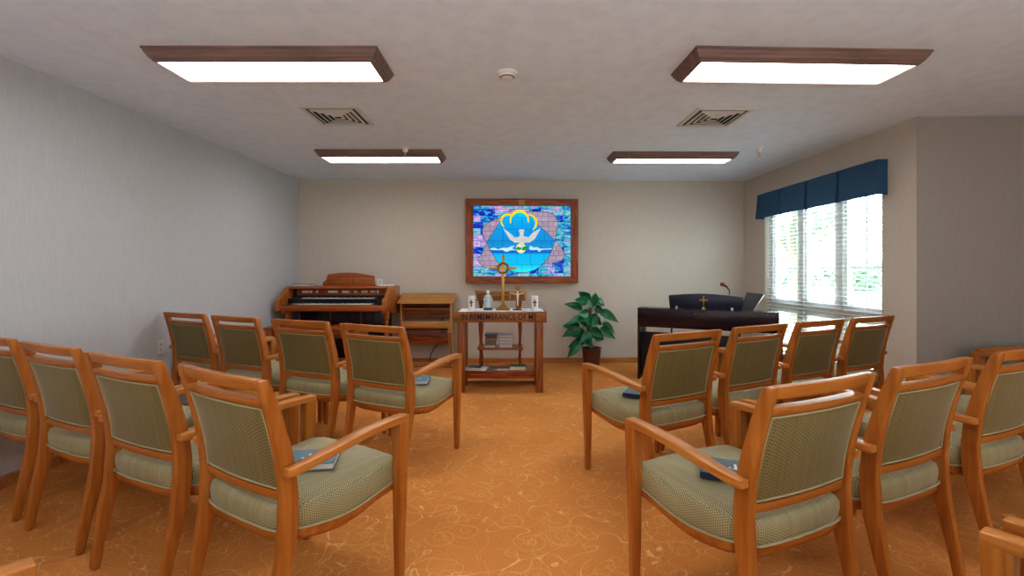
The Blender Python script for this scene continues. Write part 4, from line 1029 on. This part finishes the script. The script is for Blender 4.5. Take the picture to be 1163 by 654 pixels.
b = B(); b.lathe([(0, 0), (.045, 0), (.045, .008), (.02, .014), (0, .014)], (0, 0, 0), 20); b.build('base', M['black'], t)
b = B(); b.tube([(0, 0, .012), (0, 0, .16), (-.004, 0, .215), (-.03, -.002, .250), (-.055, -.003, .266)], [.006, .006, .009, .012, .015], 10); b.build('gooseneck', simple('dark green metal', (.02, .06, .06), .35), t)
b = B(); b.ball((-.073, -.004, .276), .024, 1.1, 1, .95); b.build('head', simple('red brown foam', (.22, .04, .04), .6), t)
t = thing('sheet_holder', 'tilted grey folder standing open at the window end of the digital piano', 'folder', ploc(1.135, .10, .8172), pang)
b = B(); b.prism([(-.085, .002), (.045, .002), (.145, .180), (-.015, .195)], 'Y', .0, .005); b.build('front_leaf', M['screen'], t)
b = B(); b.loft([[(.045, .0, .002), (.045, .006, .002), (.052, .12, .002), (.049, .12, .002)], [(.145, .0, .180), (.145, .006, .180), (.152, .12, .160), (.149, .12, .160)]]); b.build('rear_leaf', M['paper'], t)

# ------------------------------------------------------------------ light, world, camera
w = bpy.data.worlds.new('sky'); bpy.context.scene.world = w; w.use_nodes = True
nt = w.node_tree; bg = nt.nodes['Background']
tc = nt.nodes.new('ShaderNodeTexCoord'); sp = nt.nodes.new('ShaderNodeSeparateXYZ'); nt.links.new(tc.outputs['Generated'], sp.inputs[0])
cr = nt.nodes.new('ShaderNodeValToRGB'); e = cr.color_ramp.elements
e[0].position = 0.; e[0].color = (.80, .88, .92, 1); e[1].position = .6; e[1].color = (.62, .80, 1., 1)
nt.links.new(sp.outputs[2], cr.inputs['Fac']); nt.links.new(cr.outputs['Color'], bg.inputs['Color']); bg.inputs['Strength'].default_value = 13.

def area(name, loc, rot, sx, sy, power, col):
    l = bpy.data.lights.new(name, 'AREA'); l.shape = 'RECTANGLE'; l.size = sx; l.size_y = sy; l.energy = power; l.color = col
    o = bpy.data.objects.new(name, l); C.objects.link(o); o.location = loc; o.rotation_euler = rot; return o
area('room_fill', (1.0, -1.9, 1.2), (R(112), 0, 0), 6.5, 1.6, 40, (1., .97, .95))  # added soft fill behind the camera, no lamp of the room
area('ceiling_fill', (1.2, -1.0, .8), (R(165), 0, 0), 7., 1.8, 55, (.88, .94, 1.))  # added unseen uplight, keeps the ceiling from turning brown
sun = bpy.data.lights.new('daylight', 'SUN'); sun.energy = 3.; sun.angle = R(3); sun.color = (1., .97, .9)
so = bpy.data.objects.new('daylight', sun); C.objects.link(so); so.rotation_euler = (R(38), 0, R(150))

cam = bpy.data.cameras.new('camera'); co = bpy.data.objects.new('camera', cam); C.objects.link(co)
co.location = (0, 0, 1.235); co.rotation_euler = (R(90), 0, 0); cam.sensor_width = 36; cam.lens = 526/1163*36
cam.shift_y = -19/1163; cam.clip_start = .05; cam.clip_end = 200
S = bpy.context.scene; S.camera = co
S.view_settings.view_transform = 'Standard'; S.view_settings.look = 'Medium High Contrast'; S.view_settings.exposure = .27; S.view_settings.gamma = 1.
S.cycles.max_bounces = 8; S.cycles.diffuse_bounces = 5; S.cycles.transparent_max_bounces = 12
